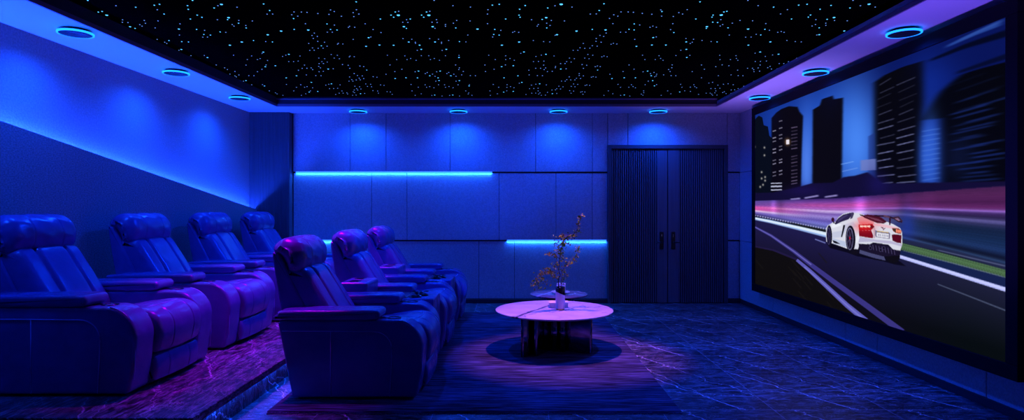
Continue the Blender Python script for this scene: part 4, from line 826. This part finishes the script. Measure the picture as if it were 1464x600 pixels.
# road, verge, barrier, grass
edge = lambda pts_: np.interp(PX[0], [p[0] for p in pts_], [p[1] for p in pts_])[None]
yb = edge([(1070, 307), (1079, 308), (1180, 327.5), (1290, 342), (1442, 382)]); yw = edge([(1070, 310.5), (1079, 312.3), (1100, 316), (1180.5, 335.5), (1287, 366.5), (1442, 414.5)])
below = (PY > yb).astype(float); put(below, (14, 16, 40))
yg0 = edge([(1070, 309), (1250, 345), (1290, 347), (1350, 362), (1442, 386)]); yg1 = edge([(1070, 309), (1250, 350), (1290, 357), (1360, 375), (1442, 397)])
g = blur_v(((PY > yg0) & (PY < yg1)).astype(float), 3) * (PX > 1240)
gs = rnoise(300, 4, 9)[np.clip(((PY - yg0) / (yg1 - yg0 + .01) * 299), 0, 299).astype(int)]
img[:] = img * (1 - g[..., None]) + (np.array((78, 112, 76.)) * (.55 + .8 * gs)[..., None]) * g[..., None]
stroke([(1290, 358), (1360, 375.5), (1442, 398)], 1.5, 2.5, (120, 140, 165), .6, 8)
put(((PY > yg1 + 1) & (PY < yw) & (PX > 1270)).astype(float), (22, 34, 78))
stroke([(1240, 333), (1291, 344), (1365, 361), (1442, 383)], 5, 7, (34, 40, 74), .9, 24); stroke([(1340, 357), (1442, 381)], 1.5, 2, (120, 130, 170), .5, 12)
for k in range(30): x_ = 1079 + k * 3.6; y_ = float(np.interp(x_, [1079, 1180], [307.5, 327])); stroke([(x_, y_), (x_ + 2, y_ + .5)], 1.8 + k * .04, 1.8 + k * .04, (190, 190, 235), .65, 3)
fill([(1128, 317), (1180, 328), (1183, 331), (1150, 326)], (28, 34, 30), .8, 6)
rd = (PY > yw); dep = np.clip((PY - yw) / 90, 0, 1); xr = np.clip((PX - 1180) / 200, 0, 1)
road = np.array((30, 27, 76.)) * (1 - dep)[..., None] + np.array((14, 10, 22.)) * dep[..., None]
road = road * (1 - xr)[..., None] + (np.array((30, 32, 60.)) * (1 - dep)[..., None] + np.array((7, 12, 15.)) * dep[..., None]) * xr[..., None]
m_ = rd.astype(float)[..., None]; img[:] = img * (1 - m_) + road * m_
stroke([(1065, 308.5), (1079, 312), (1100, 316), (1140, 325.5), (1180, 335.5), (1190, 338)], 3.2, 7, (150, 180, 235), 1, 6, 3); stroke([(1079, 311.5), (1140, 324.5), (1185, 335)], 2, 4.5, (225, 240, 252), .9, 5)
stroke([(1250, 352), (1287, 366.5), (1380, 395.5), (1446, 416)], 4, 6.2, (178, 184, 250), 1, 3); stroke([(1287, 366), (1446, 415.5)], 2, 3.2, (205, 210, 255), .8, 3)
# verge and lane lines
fill([(1060, 345), (1079, 352), (1105, 358), (1139, 371), (1172, 400), (1205, 432), (1240, 458), (1250, 470), (1060, 470)], (14, 12, 12), .92, 8)
for k in range(24):
    x_ = 1079 + rr.uniform(0, 110); y_ = 360 + rr.uniform(0, 90); stroke([(x_, y_), (x_ + 12, y_ + 14)], 1.5, 2, (24, 21, 20), .6, 6)
stroke([(1079, 352), (1105, 357), (1139, 370.5)], 2, 3, (34, 26, 70), .8, 8)
stroke([(1070, 319), (1079, 324), (1102.5, 336.5), (1135, 359), (1156.7, 376), (1191, 401.5), (1240, 437), (1290, 474)], 1.6, 9, (62, 56, 140), .9, 4)
stroke([(1079, 324), (1102.5, 336.5), (1135, 359), (1160, 378)], 1.2, 2, (110, 105, 190), .8, 3)
stroke([(1139, 371), (1157, 386), (1177, 404.5), (1211, 436), (1238, 458)], 4, 8, (92, 90, 182), 1, 4); stroke([(1150, 381), (1177, 404.5), (1211, 436), (1236, 457)], 1.5, 3, (125, 125, 215), .7, 3)
stroke([(1165, 341.5), (1180, 347)], 1.6, 1.8, (130, 140, 215), .7, 4)
stroke([(1340, 405.5), (1378, 420), (1442, 445)], 1.4, 2.0, (80, 90, 120), .8, 4)
# the car (traced from its picture, 6 steps to a pixel)
def c6(p): return [(1170 + x / 6, 290 + y / 6) for x, y in p]
def ell(cx_, cy_, rx, ry, n=28, rot=0.0):
    o = []
    for k in range(n):
        a = 2 * math.pi * k / n; x, y = rx * math.cos(a), ry * math.sin(a); o.append((cx_ + x * math.cos(rot) - y * math.sin(rot), cy_ + x * math.sin(rot) + y * math.cos(rot)))
    return o
fill(c6([(72, 345), (100, 385), (250, 425), (330, 455), (560, 500), (660, 528), (748, 540), (700, 500), (560, 440), (250, 370)]), (8, 6, 20), .85, 8)
fill(c6([(355, 380), (450, 410), (560, 455), (575, 492), (470, 468), (350, 430)]), (78, 80, 125), .9, 2)
fill(c6([(570, 430), (705, 392), (698, 470), (685, 500), (655, 516), (615, 508), (580, 480)]), (14, 12, 20))
fill(c6([(248, 395), (350, 370), (352, 420), (330, 440), (285, 438)]), (16, 13, 26))
fill(c6([(82, 340), (125, 345), (128, 365), (105, 378), (88, 370)]), (10, 9, 22))
fill(c6([(68, 330), (64, 270), (68, 215), (80, 192), (98, 182), (120, 168), (145, 160), (172, 122), (212, 92), (262, 80), (345, 84), (385, 98), (440, 120), (520, 130), (600, 165), (640, 180), (700, 214), (716, 244), (720, 300), (719, 352), (700, 412), (600, 398), (450, 385), (350, 360), (340, 395), (250, 392), (180, 366), (120, 345)]), (216, 218, 232))
fill(c6([(120, 250), (205, 235), (215, 200), (240, 180), (300, 160), (330, 200), (240, 230), (205, 290), (120, 300)]), (190, 196, 222), .8, 3, 3)
fill(c6([(112, 190), (135, 175), (200, 180), (190, 195), (120, 215)]), (236, 240, 250), .9, 3)
fill(c6([(120, 300), (230, 330), (245, 380), (130, 345)]), (176, 190, 222), .8, 3)
fill(c6([(140, 180), (150, 155), (172, 128), (212, 100), (255, 88), (290, 88), (272, 125), (258, 140), (200, 160), (150, 184)]), (42, 34, 74))
fill(c6([(165, 150), (200, 118), (245, 98), (255, 105), (215, 130), (170, 165)]), (78, 66, 120), .6, 3)
fill(c6([(262, 84), (302, 80), (306, 92), (292, 130), (272, 138), (282, 95)]), (64, 58, 92))
fill(c6(ell(124, 142, 13, 18)), (52, 16, 44)); fill(c6([(122, 158), (134, 156), (142, 172), (132, 176)]), (40, 34, 50))
fill(c6([(214, 188), (230, 190), (222, 225), (212, 262), (204, 292), (194, 290), (204, 240)]), (14, 13, 24))
fill(c6([(120, 318), (150, 326), (188, 350), (150, 346), (130, 338)]), (16, 15, 28))
fill(c6([(330, 130), (380, 105), (430, 140), (480, 165), (470, 182), (350, 180)]), (226, 130, 140), .75, 4, 3)
fill(c6([(372, 108), (420, 98), (480, 104), (540, 124), (588, 160), (560, 176), (500, 170), (440, 146), (395, 126)]), (66, 14, 34))
for k in range(4): stroke(c6([(400 + k * 25, 112 + k * 10), (520 + k * 14, 140 + k * 8)]), .8, .8, (130, 80, 110), .6)
fill(c6([(470, 180), (520, 175), (600, 190), (690, 212), (660, 225), (600, 215), (500, 195)]), (238, 176, 190), .7, 4)
fill(c6([(344, 184), (462, 178), (482, 204), (452, 232), (348, 236)]), (150, 10, 22)); fill(c6([(452, 186), (480, 204), (458, 220), (440, 212)]), (40, 8, 18))
fill(c6([(348, 236), (452, 234), (468, 270), (470, 296), (462, 302), (400, 292), (346, 282)]), (118, 8, 26))
blob(1170 + 395 / 6, 290 + 200 / 6, 15, 8, (255, 40, 40), .55)
for x_ in (372, 405, 436): fill(c6([(x_ - 14, 188), (x_ - 4, 195), (x_ + 6, 186), (x_ + 4, 200), (x_ + 6, 214), (x_ - 4, 205), (x_ - 14, 208)]), (255, 205, 190))
stroke(c6([(360, 198), (446, 200)]), 1.5, 1.5, (255, 220, 210), .9)
fill(c6([(630, 214), (690, 218), (712, 236), (710, 264), (668, 258), (640, 240)]), (120, 40, 30)); fill(c6([(634, 216), (665, 220), (672, 240), (655, 246)]), (60, 50, 40))
for x_ in (672, 688, 702): fill(c6([(x_ - 8, 226 + (x_ - 672) * .2), (x_ + 4, 222 + (x_ - 672) * .3), (x_ + 8, 240), (x_ + 4, 258), (x_ - 6, 252)]), (255, 150, 120), .9)
fill(c6([(628, 272), (650, 266), (712, 274), (710, 345), (672, 338), (636, 322)]), (84, 8, 30))
fill(c6([(486, 230), (500, 236), (606, 250), (616, 262), (612, 306), (600, 306), (492, 290), (486, 270)]), (120, 112, 140)); fill(c6([(500, 251), (604, 264), (602, 302), (498, 286)]), (226, 226, 236))
for k, x_ in enumerate((512, 526, 545, 560, 576, 590)): fill(c6([(x_, 263 + k * 2), (x_ + 7, 264 + k * 2), (x_ + 7, 282 + k * 2), (x_, 280 + k * 2)]), (120, 118, 150), .75)
stroke(c6([(505, 240), (600, 252)]), 1.0, 1.0, (235, 195, 90), .8)
for p in ([(536, 206), (548, 212), (556, 208)], [(548, 212), (560, 222), (574, 214)], [(560, 222), (556, 232)]): stroke(c6(p), 1.1, 1.1, (90, 20, 50), .9)
fill(c6([(470, 205), (486, 215), (484, 300), (470, 300)]), (190, 150, 165), .8, 2)
fill(c6([(350, 288), (470, 310), (620, 325), (718, 352), (712, 372), (640, 352), (470, 330), (345, 335)]), (176, 170, 205), .8, 3)
fill(c6([(345, 348), (440, 352), (470, 337), (600, 356), (640, 396), (704, 408), (698, 450), (640, 450), (560, 458), (440, 426), (350, 398)]), (24, 18, 42))
for k in range(9): x_ = 440 + k * 26; stroke(c6([(x_, 352 + k * 5), (x_ + 8, 395 + k * 6)]), .9, .9, (110, 100, 150), .55)
for cx_, cy_ in ((446, 385), (534, 402), (560, 385)): fill(c6(ell(cx_, cy_, 15, 16)), (66, 58, 96), .8); fill(c6(ell(cx_, cy_, 9, 10)), (10, 8, 20))
fill(c6([(345, 250), (352, 300), (340, 330), (318, 350), (322, 300)]), (232, 236, 246), .9, 2)
fill(c6(ell(94, 282, 24, 92, rot=-.02)), (16, 14, 32)); fill(c6(ell(90, 282, 17, 74)), (70, 66, 112)); fill(c6(ell(90, 284, 14, 66)), (20, 18, 42))
for k in range(5): a = k * 1.26; stroke(c6([(90, 284), (90 + 13 * math.cos(a), 284 + 62 * math.sin(a))]), 1.0, .8, (66, 58, 104), .7)
fill(c6(ell(276, 308, 42, 116, rot=-.02)), (14, 12, 26)); fill(c6(ell(270, 306, 30, 96)), (104, 104, 142)); fill(c6(ell(270, 308, 25, 86)), (22, 18, 38))
for k in range(7): a = k * .9; stroke(c6([(270, 305), (270 + 22 * math.cos(a), 305 + 80 * math.sin(a))]), 1.2, .9, (84, 74, 112), .7)
fill(c6(ell(270, 300, 7, 14)), (170, 20, 50))
fill(c6([(352, 96), (388, 104), (378, 112), (362, 108)]), (30, 14, 34))
stroke(c6([(480, 108), (560, 112), (610, 120), (650, 132), (690, 158), (718, 162)]), 2.2, 2.2, (40, 18, 36)); stroke(c6([(560, 108), (612, 124)]), 2.4, 1.6, (96, 60, 80))
stroke(c6([(640, 128), (686, 120), (720, 158)]), 2.6, 1.6, (58, 34, 52)); fill(c6([(606, 128), (622, 130), (618, 186), (606, 188)]), (44, 16, 36))
fill(c6([(652, 134), (680, 128), (700, 150), (688, 154)]), (150, 110, 140), .9)
# to the display surface
img = np.clip(img, 0, 255); small_ = img.reshape(H // SS, SS, W // SS, SS, 3).mean((1, 3)); lin = s2l(small_)
h_, w_ = small_.shape[:2]
gy = SY1 + (SY0 - SY1) * np.arange(w_) / (w_ - 1); gz = SZ1 + (SZ0 - SZ1) * np.arange(h_) / (h_ - 1)
co = np.zeros((h_, w_, 3), np.float32); co[..., 0] = SX - XR; co[..., 1] = gy[None] - 5.7; co[..., 2] = gz[:, None] - .26
idx = np.arange(h_ * w_).reshape(h_, w_); fc = np.stack([idx[:-1, :-1], idx[1:, :-1], idx[1:, 1:], idx[:-1, 1:]], -1).reshape(-1, 4)
me = bpy.data.meshes.new('screen_surface'); me.vertices.add(h_ * w_); me.vertices.foreach_set('co', co.ravel())
me.loops.add(fc.size); me.loops.foreach_set('vertex_index', fc.ravel().astype(np.int32))
me.polygons.add(len(fc)); me.polygons.foreach_set('loop_start', np.arange(0, fc.size, 4, dtype=np.int32))
ca = me.color_attributes.new('picture', 'FLOAT_COLOR', 'POINT'); rgba = np.ones((h_ * w_, 4), np.float32); rgba[:, :3] = lin.reshape(-1, 3); ca.data.foreach_set('color', rgba.ravel())
me.update(calc_edges=True); me.validate()
m = bpy.data.materials.new('lit_screen'); m.use_nodes = True; nt = m.node_tree; b = nt.nodes['Principled BSDF']
at_ = nt.nodes.new('ShaderNodeAttribute'); at_.attribute_name = 'picture'
nt.links.new(at_.outputs['Color'], b.inputs['Emission Color']); b.inputs['Emission Strength'].default_value = 1.0
b.inputs['Base Color'].default_value = (.002, .002, .002, 1); b.inputs['Roughness'].default_value = .8; b.inputs['Specular IOR Level'].default_value = 0.0
link('display', me, m, t)

# ------------------------------------------------------------------ light
BL = (.003, .06, 1.0)
def spot(loc_, to, power, col, cone, blend=1.0, rad=.03):
    l = bpy.data.lights.new('spot', 'SPOT'); l.energy = power; l.color = col; l.spot_size = math.radians(cone); l.spot_blend = blend; l.shadow_soft_size = rad
    o = bpy.data.objects.new('spot_lamp', l); C.objects.link(o); o.location = loc_
    o.rotation_euler = (Vector(to) - Vector(loc_)).to_track_quat('-Z', 'Y').to_euler(); return o
for i, (x, y, lb) in enumerate(lights):
    right = x > 2.5
    spot((x, y, ZS - .04), (x, y, 0), P_RING * (.35 if right else .5 if not lb else 1), BL, 158, .85, .02)
MG = (.75, .02, .95)
for (lo, to, p, c, cone, bl, rad) in SPOTS: spot(lo, to, p, c, cone, bl, rad)
w = bpy.data.worlds.new('night'); S.world = w; w.use_nodes = True
w.node_tree.nodes['Background'].inputs[0].default_value = (*WCOL, 1); w.node_tree.nodes['Background'].inputs[1].default_value = WSTR

# ------------------------------------------------------------------ camera
cam = bpy.data.cameras.new('camera'); co_ = bpy.data.objects.new('camera', cam); C.objects.link(co_)
co_.location = (0, 0, CZ); co_.rotation_euler = (math.pi / 2, 0, 0)
cam.sensor_width = 36; cam.lens = 36 * F / 1464; cam.shift_x = -6 / 1464; cam.shift_y = -2 / 1464; cam.clip_start = .05
S.camera = co_
vs = S.view_settings; vs.view_transform = 'Standard'; vs.look = 'None'; vs.gamma = 1; vs.exposure = 0.0; vs.use_curve_mapping = False
S.cycles.use_denoising = True; S.cycles.max_bounces = 8; S.cycles.sample_clamp_indirect = 3.0
